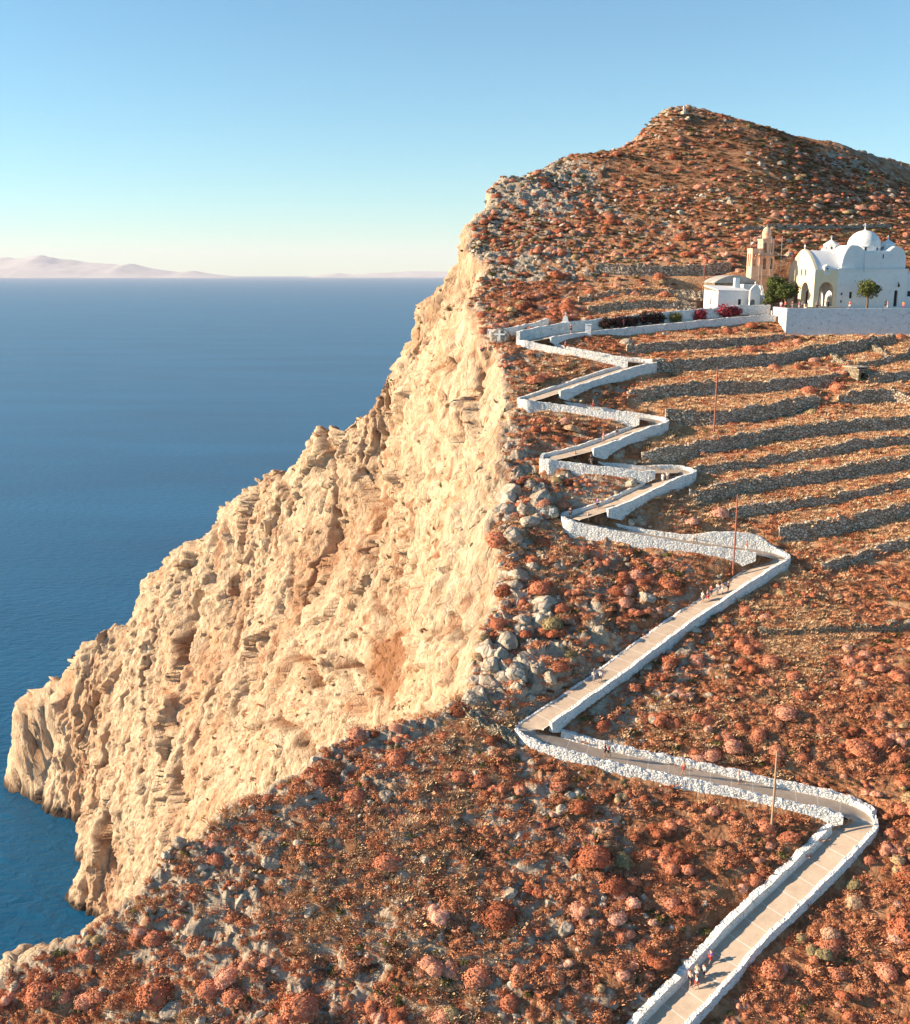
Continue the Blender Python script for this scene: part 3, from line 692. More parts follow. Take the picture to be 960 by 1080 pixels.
# ------------------------------------------------------------------ church
GS = lambda x, y: ground(x, y)
def at(px, Y, z): a, _ = ray(px, 322); return Vector((float(a) * Y, Y, z))
def cross(mb, x, y, z, h=1.0, t=.12, along='x'):
    mb.box(x - t / 2, x + t / 2, y - t / 2, y + t / 2, z, z + h)
    w_ = h * .33
    if along == 'x': mb.box(x - w_, x + w_, y - t * .48, y + t * .48, z + h * .58, z + h * .58 + t)
    else: mb.box(x - t * .48, x + t * .48, y - w_, y + w_, z + h * .58, z + h * .58 + t)
ROT = R(8)
def part(parent, name, m, fn, smooth_=False, bevel=0):
    b = MB(); fn(b); return b.build(name, m, parent, smooth_, bevel)
ch = empty('church', at(858.6, 203, PLZ), ROT)
tag(ch, 'large white domed church with a cream arched porch, standing on the walled platform', 'church')
def gable(s=1.0, off=0.0, base=7.2):
    L = []
    for i in range(25):
        t = -1 + i / 12; L.append((5.5 + 5.5 * s * t, base + off + 3.9 * s * (1 - abs(t) ** 1.7)))
    return L
fac = part(ch, 'porch_facade', M['cream'], lambda b: b.plate([(0, 0), (11, 0)] + gable()[::-1],
     [arch(3.7, 3.0, .75, 4.9, True), arch(7.9, 3.0, .75, 4.9, True)] + [arch(c, .55, 6.1, 7.4) for c in (3.9, 5.6, 7.3)], -.25, .35, 'x'))
part(fac, 'window', M['dark'], lambda b: [b.box(.12, .16, c - .3, c + .3, 6.0, 7.5) for c in (3.9,)])
part(fac, 'window', M['dark'], lambda b: [b.box(.12, .16, c - .3, c + .3, 6.0, 7.5) for c in (5.6,)])
part(fac, 'window', M['dark'], lambda b: [b.box(.12, .16, c - .3, c + .3, 6.0, 7.5) for c in (7.3,)])
part(fac, 'cross', M['plaster'], lambda b: cross(b, .05, 5.5, 11.05, 1.0, .14, 'y'))
part(ch, 'porch_side_wall', M['cream'], lambda b: b.plate([(.352, 0), (4.4, 0), (4.4, 7.15), (.352, 7.15)], [arch(2.25, 2.9, .45, 4.95, True)], 0.0, .5))
part(ch, 'porch_inner_wall', M['plaster'], lambda b: b.plate([(.502, 0), (10.6, 0), (10.6, 7.1), (.502, 7.1)], [arch(5.5, 2, 0.02, 3.4)], 4.41, 4.6, 'x'))
fw = part(ch, 'porch_far_wall', M['plaster'], lambda b: b.plate([(.352, 0), (4.4, 0), (4.4, 7.1), (.352, 7.1)], [arch(2.3, 1.25, .1, 3.4)], 7.0, 7.3))
part(fw, 'door', M['door'], lambda b: b.box(1.6, 3.0, 7.31, 7.36, .1, 3.45))
part(ch, 'porch_ceiling', M['plaster'], lambda b: b.box(.36, 4.4, .51, 10.9, 7.16, 7.3))
def bar(b):
    g = [(a, z - .12) for a, z in gable(.985)]; b.prism([(g[0][0], 7.31)] + g + [(g[-1][0], 7.31)], .36, 7.2, 'x')
part(ch, 'porch_roof', M['roof'], bar, True)
dm = part(ch, 'dormer', M['plaster'], lambda b: b.plate([(1.55, 6.3), (2.75, 6.3), (2.75, 7.8), (2.15, 8.15), (1.55, 7.8)], [arch(2.15, .62, 6.7, 7.6)], -.12, 1.1))
part(dm, 'window', M['dark'], lambda b: b.box(1.75, 2.55, .2, .24, 6.5, 7.7))
part(ch, 'nave_wall', M['plaster'], lambda b: b.plate([(4.41, 0), (18.6, 0), (18.6, 7.15), (4.41, 7.15)],
     [[(7.0, 1.9), (7.6, 1.9), (7.6, 3.1), (7.0, 3.1)], arch(16.6, .75, .3, 3.4)], -.03, .5))
part(ch, 'nave_back', M['plaster'], lambda b: b.box(4.63, 18.6, .51, 11.5, 0, 7.1))
part(ch, 'window', M['dark'], lambda b: b.box(6.9, 7.7, .25, .3, 1.8, 3.2))
part(ch, 'side_door', M['dark'], lambda b: b.box(16.1, 17.1, .3, .35, .2, 3.5))
for (a, z_) in ((5.4, 2.7), (5.4, 1.3)): part(ch, 'small_window', M['dark'], lambda b: b.box(a - .12, a + .12, -.15, -.035, z_ - .2, z_ + .2))  # two small windows, made as dark boxes set on the wall
lamp = part(ch, 'wall_lantern', M['dark'], lambda b: (b.tube([(16.7, -.04, 4.6), (16.7, -.5, 4.9), (16.7, -.55, 4.6)], .04), b.rev([(.05, 3.95), (.16, 4.05), (.2, 4.4), (.06, 4.62)], 16.7, -.55, 8)))
part(ch, 'cornice', M['plaster'], lambda b: (b.box(4.35, 18.75, -.14, 11.6, 7.16, 7.42)), bevel=.05)
def rnd(x0, x1, zb, zt, r, n=9):
    L = [(x0, zb)]
    for i in range(n): t = math.pi - math.pi / 2 * i / (n - 1); L.append((x0 + r + r * math.cos(t), zt - r + r * math.sin(t)))
    for i in range(n): t = math.pi / 2 * (1 - i / (n - 1)); L.append((x1 - r + r * math.cos(t), zt - r + r * math.sin(t)))
    return L + [(x1, zb)]
def upper(b):
    L = [(5.0, 7.43)] + [(5.0 + .55 * t + 3.4 * (1 - math.cos(t * math.pi / 2)) * .45, 7.43 + 4.4 * math.sin(t * math.pi / 2)) for t in [k / 8 for k in range(1, 9)]]
    L += [(8.2, 11.75), (9.0, 11.3), (9.6, 10.75), (14.6, 10.75), (15.2, 11.3), (15.8, 11.6)] + [(16.0 + 2.2 * math.sin(t), 9.5 + 2.1 * math.cos(t)) for t in [k * math.pi / 16 for k in range(9)]] + [(18.35, 7.43)]
    b.prism(L, .35, 11.0)
part(ch, 'transept', M['plaster'], upper, False, .12)
part(ch, 'transept_front', M['plaster'], lambda b: b.prism(rnd(9.7, 14.6, 7.43, 10.4, .3), .05, .34), False, .06)
part(ch, 'slit_window', M['dark'], lambda b: b.box(13.2, 13.4, .02, .045, 9.3, 10.1))
dome = part(ch, 'dome', M['plaster'], lambda b: b.rev([(3.15, 10.6), (3.15, 11.5), (3.28, 11.55), (3.28, 11.7)] + [(3.12 * math.cos(t), 11.7 + 3.0 * math.sin(t)) for t in [k * math.pi / 22 for k in range(11)]] + [(.2, 14.72), (.2, 14.95)], 11.9, 5.0, 40), True)
part(dome, 'cross', M['plaster'], lambda b: cross(b, 11.9, 5.0, 14.9, 1.1, .14))
for an in (-150, -112, -68, -35):
    part(dome, 'dome_window', M['dark'], lambda b: (setattr(b, 'm', Matrix.Translation((11.9, 5.0, 0)) @ Matrix.Rotation(R(an), 4, 'Z')), b.box(3.1, 3.17, -.17, .17, 10.85, 11.45)))
# little turrets stand on the vaults
for (u_, v_, r_) in ((5.9, 6.5, 1.45), (16.3, 4.0, 1.4)):
    tr = part(ch, 'turret', M['plaster'], lambda b: b.rev([(r_, 9.0), (r_, 11.9), (r_ + .1, 11.95), (r_ + .1, 12.1), (.12, 12.95), (.1, 13.15)], u_, v_, 8), False)
    part(tr, 'cross', M['plaster'], lambda b: cross(b, u_, v_, 13.05, .7, .11))
    for an in (-157.5, -112.5, -67.5, -22.5):
        part(tr, 'turret_window', M['dark'], lambda b: (setattr(b, 'm', Matrix.Translation((u_, v_, 0)) @ Matrix.Rotation(R(an), 4, 'Z')), b.box(r_ * .93, r_ * .95, -.14, .14, 11.0, 11.6)))
part(ch, 'vault', M['plaster'], lambda b: b.prism([(3.0 + 3.6 + 3.6 * math.cos(math.pi * (1 - k / 16)), 9.2 + 2.1 * math.sin(math.pi * k / 16)) for k in range(17)][::1] + [(10.2, 7.43), (3.0, 7.43)], 5.0, 8.6, 'x'), True)
part(ch, 'apse', M['plaster'], lambda b: b.prism(rnd(18.62, 23.5, 0, 6.9, 1.6), .6, 10), False, .1)
part(ch, 'apse_window', M['dark'], lambda b: b.box(19.3, 20.1, .56, .58, 2.2, 3.2))
# ------------------------------------------------------------------ platform
pw = empty('platform', (PX0, PY0, 0)); tag(pw, 'whitewashed walled platform that carries the church', 'platform')
part(pw, 'front_wall', M['platform'], lambda b: b.box(0, 80, 0, .6, PLZ - 6, PLZ + .45), False, .05)
part(pw, 'side_wall', M['platform'], lambda b: b.box(0, .6, .603, 19, PLZ - 6, PLZ + .45), False, .05)
part(pw, 'buttress_wall', M['platform'], lambda b: b.prism([(11.5, PLZ + .46), (19.0, PLZ + .46), (19, PLZ + 4.2), (17.8, PLZ + 4.3), (16.2, PLZ + 2.5), (14, PLZ + 1.2)], -.05, .55, 'x'), False, .05)
part(pw, 'paving', M['pave2'], lambda b: b.box(.61, 80, .61, 30, PLZ - .3, PLZ))
bench = part(pw, 'step', M['pave2'], lambda b: b.box(7.0, 14.0, 10.6, 12.2, PLZ + .003, PLZ + .35))
# ------------------------------------------------------------------ bell tower
tc = at(804, 213, PLZ); bt = empty('bell_tower', tc, ROT); bt.scale = (.95, .95, 1.07); tag(bt, 'slender two tiered stone bell tower, rising between the small houses and the church', 'bell tower')
def tier(b, r, z0, z1, aw, ah, n=2, t=.35):
    """open storey with arched sides"""
    W = 2 * r; hs = [arch(-r + W * (k + .5) / n, aw, z0 + .35, z0 + .35 + ah) for k in range(n)]
    b.plate([(-r, z0), (r, z0), (r, z1), (-r, z1)], hs, -r, -r + t); b.plate([(-r, z0), (r, z0), (r, z1), (-r, z1)], hs, r - t, r)
    q = r - t - .003
    hs2 = [arch(-r + W * (k + .5) / n, aw, z0 + .35, z0 + .35 + ah) for k in range(n)]
    b.plate([(-q, z0), (q, z0), (q, z1), (-q, z1)], [h for h in hs2 if max(abs(p[0]) for p in h) < q], -r + .003, -r + t, 'x')
    b.plate([(-q, z0), (q, z0), (q, z1), (-q, z1)], [h for h in hs2 if max(abs(p[0]) for p in h) < q], r - t, r - .003, 'x')
part(bt, 'shaft', M['stonework'], lambda b: b.box(-1.45, 1.45, -1.45, 1.45, 0, 6.3), False, .04)
part(bt, 'cornice', M['stonework'], lambda b: b.box(-1.6, 1.6, -1.6, 1.6, 6.3, 6.5))
part(bt, 'lower_arcade', M['stonework'], lambda b: tier(b, 1.4, 6.503, 9.3, .72, 2.0))
part(bt, 'cornice', M['stonework'], lambda b: b.box(-1.55, 1.55, -1.55, 1.55, 9.303, 9.5))
part(bt, 'upper_arcade', M['stonework'], lambda b: tier(b, 1.25, 9.503, 12.1, .62, 1.8))
part(bt, 'cornice', M['stonework'], lambda b: b.box(-1.4, 1.4, -1.4, 1.4, 12.103, 12.3))
part(bt, 'belfry', M['stonework'], lambda b: b.rev([(.85, 12.303), (.85, 13.2), (.98, 13.25), (.98, 13.4)] + [(.85 * math.cos(t), 13.4 + 1.1 * math.sin(t)) for t in [k * math.pi / 14 for k in range(7)]] + [(.05, 14.55), (.05, 14.9)], 0, 0, 16), True)
part(bt, 'core', M['stonework'], lambda b: b.box(-.55, .55, -.55, .55, 6.5, 12.1))
an_ = part(bt, 'side_block', M['stonework'], lambda b: b.box(-3.7, -1.453, -1.9, .6, 0, 7.0), False, .04)
part(bt, 'blind_arcade', M['stonework'], lambda b: (b.plate([(-3.7, 7.003), (-1.5, 7.003), (-1.5, 10.4), (-3.7, 10.4)], [arch(-3.1, .6, 7.4, 9.7), arch(-2.1, .6, 7.4, 9.7)], -1.9, -1.5),
     b.plate([(-1.49, 7.003), (.6, 7.003), (.6, 10.4), (-1.49, 10.4)], [arch(-.95, .55, 7.4, 9.7), arch(-.05, .55, 7.4, 9.7)], -3.7, -3.35, 'x')))
part(bt, 'block_roof', M['stonework'], lambda b: b.box(-3.8, -1.46, -2.0, .7, 10.403, 10.6))
sc_ = empty('scaffolding', tc, ROT); tag(sc_, 'thin steel scaffolding standing around the stone bell tower', 'scaffolding')
for X_ in (-2.2, 0, 2.2):
    for Y_ in (-2.4, 2.4): part(sc_, 'standard', M['metal'], lambda b: b.tube([(X_, Y_, 0), (X_, Y_, 13.6)], .055, 6))
for z_ in (4, 6, 8, 10, 12, 13.2):
    for Y_ in (-2.48, 2.48): part(sc_, 'ledger', M['metal'], lambda b: b.tube([(-3.6 if z_ in (8, 13.2) else -2.5, Y_, z_), (2.6 if z_ != 12 else 4.4, Y_, z_)], .045, 6))
for z_ in (6.05, 10.05): part(sc_, 'walkway', M['wood'], lambda b: b.box(-2.4, 2.4, -2.4, -1.7, z_ - .02, z_ + .04))
# ------------------------------------------------------------------ houses by the platform
HZ = HOUSE[2]
hs = empty('small_house', at(757, 200, HZ), ROT); tag(hs, 'low white house with a pale flat roof where the path ends', 'house')
def hw(b):
    b.plate([(0, -1), (6.4, -1), (6.4, 4.0), (0, 4.2)], [[(4.0, 1.3), (4.6, 1.3), (4.6, 2.7), (4.0, 2.7)]], 0, .4)
    b.plate([(.403, -1), (7.2, -1), (7.2, 4.35), (.403, 4.15)], [[(3.1, 1.6), (3.8, 1.6), (3.8, 2.9), (3.1, 2.9)]], 0.0, .4, 'x')
    b.box(6.0, 6.39, .41, 7.2, -1, 4.0); b.box(.41, 5.99, 6.8, 7.2, -1, 4.0)
part(hs, 'wall', M['plaster'], hw)
part(hs, 'window', M['dark'], lambda b: b.box(3.9, 4.7, .2, .25, 1.2, 2.8)); part(hs, 'window', M['dark'], lambda b: b.box(.2, .25, 3.0, 3.9, 1.5, 3.0))
rf = part(hs, 'roof', M['roof'], lambda b: b.add([(-.1, -.1, 4.22), (6.5, -.1, 4.02), (6.5, 7.3, 4.85), (-.1, 7.3, 5.05), (-.1, -.1, 4.42), (6.5, -.1, 4.22), (6.5, 7.3, 5.05), (-.1, 7.3, 5.25)], [(3, 2, 1, 0), (4, 5, 6, 7), (0, 1, 5, 4), (1, 2, 6, 5), (2, 3, 7, 6), (3, 0, 4, 7)]))
part(rf, 'chimney', M['plaster'], lambda b: b.box(5.0, 6.0, 4.4, 5.2, 4.7, 6.6), False, .05)
h2 = empty('old_house', at(768, 210, HZ), ROT); tag(h2, 'old stone house with a grey vaulted roof, behind the low white house', 'house')
part(h2, 'wall', M['drylit'], lambda b: b.box(-3, 5.5, 0, 6, -1, 5.6))
part(h2, 'roof', M['grey'], lambda b: b.prism([(-3.2 + 8.9 * k / 12, 5.61 + 1.5 * math.sin(math.pi * k / 12) ** .8) for k in range(13)], -.2, 6.2), True)
part(h2, 'annex', M['plaster'], lambda b: b.box(2.0, 5.2, -2.2, -.01, 2, 5.4), False, .05)
gt = empty('gateway', at(790.5, 199.5, HZ), ROT); tag(gt, 'tall white gateway with grey door and rounded top, between low house and platform', 'gateway')
gg = part(gt, 'wall', M['plaster'], lambda b: b.plate([(0, -1), (2.1, -1), (2.1, 4.0), (1.9, 4.7), (1.45, 5.2), (1.1, 5.35), (.7, 5.2), (.3, 4.7), (0.0, 4.3)], [arch(.62, .95, .05, 2.7)], 0, .5), False, .04)
part(gt, 'door', M['grey_door'], lambda b: b.box(.1, 1.1, .25, .3, .0, 2.75)); part(gt, 'finial', M['plaster'], lambda b: b.rev([(.1, 5.3), (.1, 5.6), (.18, 5.7), (.05, 5.95)], 1.05, .25, 8))
# shrine and gate posts at the upper bend
def pathpoint(px, k, off):
    idx = np.nonzero(legid == k)[0]; q = (cl[idx, 0] / cl[idx, 1]); 
    zz = cl[idx, 2] - CAMZ; fw_ = cl[idx, 1] * CP - zz * SP; ppx = 480 + F * cl[idx, 0] / fw_
    i = idx[np.argmin(np.abs(ppx - px))]; return Vector((cl[i, 0] + nor[i, 0] * off, cl[i, 1] + nor[i, 1] * off, cl[i, 2])), i
p, i = pathpoint(602, 10, 2.2)
sh_ = empty('shrine', p, R(-10)); tag(sh_, 'small white wayside shrine with a dark niche at the highest left bend', 'shrine')
part(sh_, 'body', M['plaster'], lambda b: b.plate([(-.95, -1.2), (.95, -1.2), (.95, 1.7), (.5, 2.2), (.35, 2.9), (0, 3.15), (-.35, 2.9), (-.5, 2.2), (-.95, 1.7)], [arch(0, .75, .2, 1.7)], -.5, .5), False, .05)
part(sh_, 'niche', M['dark'], lambda b: b.box(-.45, .45, .1, .15, .1, 1.75)); part(sh_, 'cross', M['plaster'], lambda b: cross(b, 0, 0, 3.1, .6, .1))
p, i = pathpoint(617, 10, -1.75)
gp = empty('gate_post', p, R(-10)); tag(gp, 'square white post opposite the small shrine', 'post')
part(gp, 'body', M['plaster'], lambda b: b.box(-.5, .5, -.5, .5, -1, 1.25), False, .06); part(gp, 'cap', M['plaster'], lambda b: b.box(-.58, .58, -.58, .58, 1.253, 1.4), False, .03)
L = np.array([hit(a, b, GS) for a, b in [(514, 356), (530, 355), (550, 351), (566, 347), (578, 343)]])
tag(ribbon_wall('white_wall', L, 1.3, .8, .5, M['wwall'], .06, .3, 77, .12), 'short white wall running left from the shrine to the cliff edge above the painted cross', 'white wall')
L = np.array([hit(a, b, GS) for a, b in [(574, 343), (590, 341.5), (606, 340), (630, 337)]])
# painted crosses on the rocks
def slab(px, py, w_, h_, lab, marks):
    p = hit(px, py, GS); e = empty('painted_rock', p); tag(e, lab, 'painted rock')
    import bmesh
    bm = bmesh.new(); bmesh.ops.create_icosphere(bm, subdivisions=4, radius=1)
    co = np.array([v.co[:] for v in bm.verts]); f1, f2, cv = worley(co[:, 0] * 1.6, co[:, 1] * 1.6, co[:, 2] * 1.6, 40)
    for v, c, k in zip(bm.verts, co, cv):
        v.co = Vector((c[0] * w_, np.clip(c[1], -.55, 1) * 1.3, c[2] * h_ + .3)) * (1 + .2 * (k - .5) * (c[1] > -.5))
    me = bpy.data.meshes.new('rock'); bm.to_mesh(me); bm.free(); me.materials.append(M['rock']); r_ = link(bpy.data.objects.new('rock_face', me), e)
    e.rotation_euler = (R(-18), 0, R(-6))
    for mk in marks: part(e, 'painted_mark', M['paint'], mk)
Yf = -.55 * 1.3 * 1.0 - .02
slab(527, 357, 1.7, 1.5, 'grey rock with a large white painted cross, by the cliff edge below the upper bend',
     [lambda b: (b.box(-.95, .95, Yf - .12, Yf - .05, .38, .68), b.box(-.17, .17, Yf - .121, Yf - .051, -.45, 1.35))])
slab(577, 543, 1.7, 1.1, 'grey rock face with a small white painted cross and loop, left of the fourth bend',
     [lambda b: (b.box(-.95, -.25, Yf - .12, Yf - .05, .42, .58), b.box(-.68, -.52, Yf - .121, Yf - .051, -.1, .9)), lambda b: (b.box(.3, .5, Yf - .12, Yf - .05, -.1, .85), b.box(.5, .95, Yf - .121, Yf - .051, .65, .85), b.box(.78, .95, Yf - .119, Yf - .049, .2, .65))])
# stone hut
p = hit(905, 404, GS); p[2] = ground(p[0], p[1])
ht = empty('stone_hut', (p[0], p[1], p[2]), R(22)); tag(ht, 'small roofless-looking tan stone hut with a dark doorway among the terraces', 'hut')
part(ht, 'wall', M['drylit'], lambda b: (b.plate([(0, -1), (2.6, -1), (2.6, 2.2), (0, 2.3)], [[(.5, -.5), (1.6, -.5), (1.6, 1.6), (.5, 1.6)]], 0, .5), b.box(0, .5, .503, 3.6, -1, 2.4), b.box(2.1, 2.6, .503, 3.6, -1, 2.2), b.box(.503, 2.097, 3.1, 3.6, -1, 2.3)))
part(ht, 'roof', M['rock'], lambda b: b.box(-.15, 2.75, .3, 3.8, 2.41, 2.6)); part(ht, 'doorway', M['dark'], lambda b: b.box(.505, 2.09, 1.0, 1.05, -1, 2.2))
for L, lab in (([(873, 376), (884, 383), (896, 391), (903, 396)], 'sunlit tan stone wall running down the slope to the stone hut'), ([(917, 368), (927, 373), (937, 379)], 'short sunlit tan wall stub above and right of the stone hut')):
    L = np.array([hit(a, b, GS) for a, b in L]); tag(ribbon_wall('tan_wall', L, 1.0, 1.0, .6, M['drylit'], .12, .3, 79, .2), lab, 'stone wall')
# poles
PL = [(813.5, 877, 9.3, .12, 'wood', 'tall bare wooden pole beside the lowest shaded straight of the path'), (773, 606, 11.2, .11, 'rust', 'tall reddish pole standing below the wide white bend'),
      (753, 457, 10.3, .11, 'rust', 'reddish pole standing among the terraces, right of the second highest right bend'), (741, 322, 8.0, .1, 'rust', 'thin reddish pole at the left end of the low white house')]
tops = []
for px, py, h_, r_, mt, lab in PL:
    p = hit(px, py, GS); e = empty('utility_pole', p); tag(e, lab, 'pole', 'poles along the path')
    part(e, 'shaft', M[mt], lambda b: b.tube([(0, 0, -.5), (0.03, 0, h_ * .5), (.0, 0, h_)], [r_ * 1.2, r_, r_ * .8], 10), True)
    for s_ in (0, .35): part(e, 'insulator', M['plaster'], lambda b: b.rev([(.05, 0), (.07, .06), (.04, .12), (.02, .18)], .12, 0, 8)).location.z = h_ - .5 - s_
    tops.append(Vector(p) + Vector((.12, 0, h_ - .4)))
def wire(a, b, sag, lab):
    pts = [a.lerp(b, t) - Vector((0, 0, sag * 4 * t * (1 - t))) for t in [k / 24 for k in range(25)]]
    mb = MB(); mb.tube(pts, .022, 5); tag(mb.build('overhead_wire', M['wire']), lab, 'wire')
wire(tops[0], Vector((75, 88, tops[0].z - 6)), 1.2, 'thin cable leading right and down from the bare wooden pole')
wire(tops[0] + Vector((0, 0, -.35)), Vector((75.6, 88, tops[0].z - 6.4)), 1.3, 'lower of the two thin cables leading right from the bare wooden pole')
p = at(801.5, 201, PLZ); e = empty('flagpole', p); tag(e, 'slim bare flagpole on the platform in front of the bell tower', 'flagpole')
part(e, 'shaft', M['metal'], lambda b: b.tube([(0, 0, 0), (0, 0, 8.2)], [.07, .04], 8)); part(e, 'base', M['plaster'], lambda b: b.rev([(.3, 0), (.3, .25), (.12, .35)], 0, 0, 12))
p = hit(722, 119, GS); e = empty('summit_marker', (p[0], p[1], ground(p[0], p[1]))); tag(e, 'tiny stone survey pillar on the summit of the hill', 'pillar')
part(e, 'pillar', M['plaster'], lambda b: b.box(-.3, .3, -.3, .3, 0, 1.9)); part(e, 'base', M['rock'], lambda b: b.rev([(1.4, -.5), (1.1, .3), (.5, .7)], 0, 0, 10))
# ------------------------------------------------------------------ trees and garden shrubs
def leaves(c, rad, n, size, seed, squash=1.0, hollow=.4):
    """leaf clumps spread through an uneven volume -> verts, quads"""
    r = np.random.RandomState(seed); V_, Q_ = [], []
    d = r.normal(size=(n, 3)); d /= np.linalg.norm(d, axis=1)[:, None]
    nz = fbm(d[:, 0] * 1.7 + seed, d[:, 1] * 1.7, d[:, 2] * 1.7, 3, seed) * .85 + 1
    rr_ = (hollow + (1 - hollow) * r.rand(n) ** .6) * nz; p = d * rr_[:, None] * np.array(rad); p[:, 2] *= squash
    a = r.normal(size=(n, 3)); a /= np.linalg.norm(a, axis=1)[:, None]; b = np.cross(a, d + .4 * r.normal(size=(n, 3))); b /= np.linalg.norm(b, axis=1)[:, None] + 1e-6
    s = size * (.6 + .8 * r.rand(n))[:, None]; p = p + np.array(c)
    q = np.stack([p - a * s - b * s * .6, p + a * s - b * s * .6, p + a * s * .7 + b * s * .6, p - a * s * .7 + b * s * .6], 1).reshape(-1, 3)
    return q, np.arange(4 * n).reshape(n, 4)
def tree(px, Y, zc, rad, lab, seed, base=None, mt='leaf'):
    p = at(px, Y, PLZ if base is None else base); e = empty('tree', p); tag(e, lab, 'tree', 'trees on the church platform')
    zc -= p.z; mb = MB(); r = random.Random(seed)
    mb.tube([(0, 0, -.2), (.08, 0, zc * .35), (-.05, .05, zc * .75)], [.26, .2, .15], 9)
    for k in range(6):
        t = k * 1.05 + r.random() * .5; mb.tube([(-.02, .02, zc * .55), (math.cos(t) * rad[0] * .35, math.sin(t) * rad[0] * .35, zc * .85), (math.cos(t) * rad[0] * .7, math.sin(t) * rad[0] * .7, zc * (1.0 + .15 * r.random()))], [.12, .08, .03], 6)
    mb.build('trunk', M['bark'], e, True)
    vs_, qs = leaves((0, 0, zc), rad, 2600, .13, seed); link(bpy.data.objects.new('crown', npmesh('crown', vs_, qs, M[mt], False)), e)
tree(914.5, 200, 167.3, (2.15, 2.0, 1.65), 'round green tree standing alone before the white church side wall', 3)
tree(828, 197, 166.9, (2.1, 1.9, 1.5), 'broad sunlit green tree left of the cream church porch', 4)
tree(813, 199, 165.9, (1.5, 1.4, 1.5), 'small dark tree between the gateway wall and the broad tree', 5, mt='leaf')
tree(817, 206, 168.2, (1.6, 1.5, 1.4), 'tree behind the broad one, at the foot of the bell tower', 6)
HD = [(641, 10, 1.45, 1.15, 'leafdk', 'leftmost dark bush of the hedge before the white wall'), (654, 10, 1.5, 1.3, 'leafdk', 'second dark bush from the left in the hedge before the white wall'), (668, 10, 1.5, 1.1, 'leafdk', 'third dark bush of the hedge, behind the walker in pink'),
      (682, 10, 1.5, 1.35, 'leafdk', 'tallest dark bush near the right end of the hedge'), (695, 10, 1.5, 1.25, 'leafdk', 'rightmost dark bush of the hedge before the white wall'), (716, 10, 1.6, 1.0, 'green', 'small yellow-green bush in the gap right of the dark hedge'),
      (741, 10, 1.6, 1.1, 'bloom', 'crimson flowering bush left of the low white house'), (767, 10, 1.7, 1.35, 'bloom', 'large crimson flowering bush against the front of the low white house'), (779, 10, 1.7, 1.1, 'bloom', 'smaller crimson flowering bush against the low house, next to the gateway')]
for i, (px, k, off, r_, mt, lab) in enumerate(HD):
    p, _ = pathpoint(px, k, off - .25); e = empty('garden_bush', p); tag(e, lab, 'bush', 'bushes along the upper path')
    mb = MB(); [mb.tube([(0, 0, -.1), (math.cos(t) * .2, math.sin(t) * .2, r_ * .8)], [.05, .03], 5) for t in (0, 2, 4)]; mb.build('stem', M['bark'], e)
    vs_, qs = leaves((0, 0, r_ * .8), (r_ * 1.35, r_ * .8, r_ * .9), 1100, .12, 50 + i); link(bpy.data.objects.new('foliage', npmesh('foliage', vs_, qs, M[mt], False)), e)
    if mt == 'leafdk':
        vs_, qs = leaves((0, 0, r_ * .8), (r_ * 1.35, r_ * .82, r_ * .9), 70, .07, 90 + i, hollow=.9); link(bpy.data.objects.new('blossom', npmesh('blossom', vs_, qs, M['bloom'], False)), e)
# ------------------------------------------------------------------ people
def skin(name, pts, edges, rad, m, sub=2):
    me = bpy.data.meshes.new(name); me.from_pydata(pts, edges, []); o = bpy.data.objects.new(name, me); COL.objects.link(o)
    md = o.modifiers.new('s', 'SKIN'); s2 = o.modifiers.new('u', 'SUBSURF'); s2.levels = s2.render_levels = sub
    for v, r_ in zip(me.skin_vertices[0].data, rad): v.radius = r_ if isinstance(r_, tuple) else (r_, r_)
    me.skin_vertices[0].data[0].use_root = True
    bpy.context.view_layer.update(); r2 = bpy.data.meshes.new_from_object(o.evaluated_get(bpy.context.evaluated_depsgraph_get())); bpy.data.objects.remove(o)
    r2.materials.clear(); r2.materials.append(m); r2.name = name
    for p_ in r2.polygons: p_.use_smooth = True
    return r2
def fabric(name, c): return plain(name, c, .8, .08, 8)
skinm = fabric('skin', (.45, .26, .18)); FB = {k: fabric('cloth_' + k, c) for k, c in dict(white=(.75, .73, .70), beige=(.62, .5, .38), pink=(.72, .16, .28), red=(.5, .05, .04), purple=(.16, .08, .36), dark=(.03, .03, .045), blue=(.07, .12, .28), grey=(.25, .25, .26), orange=(.65, .25, .1), brown=(.10, .05, .03), fair=(.5, .36, .18)).items()}
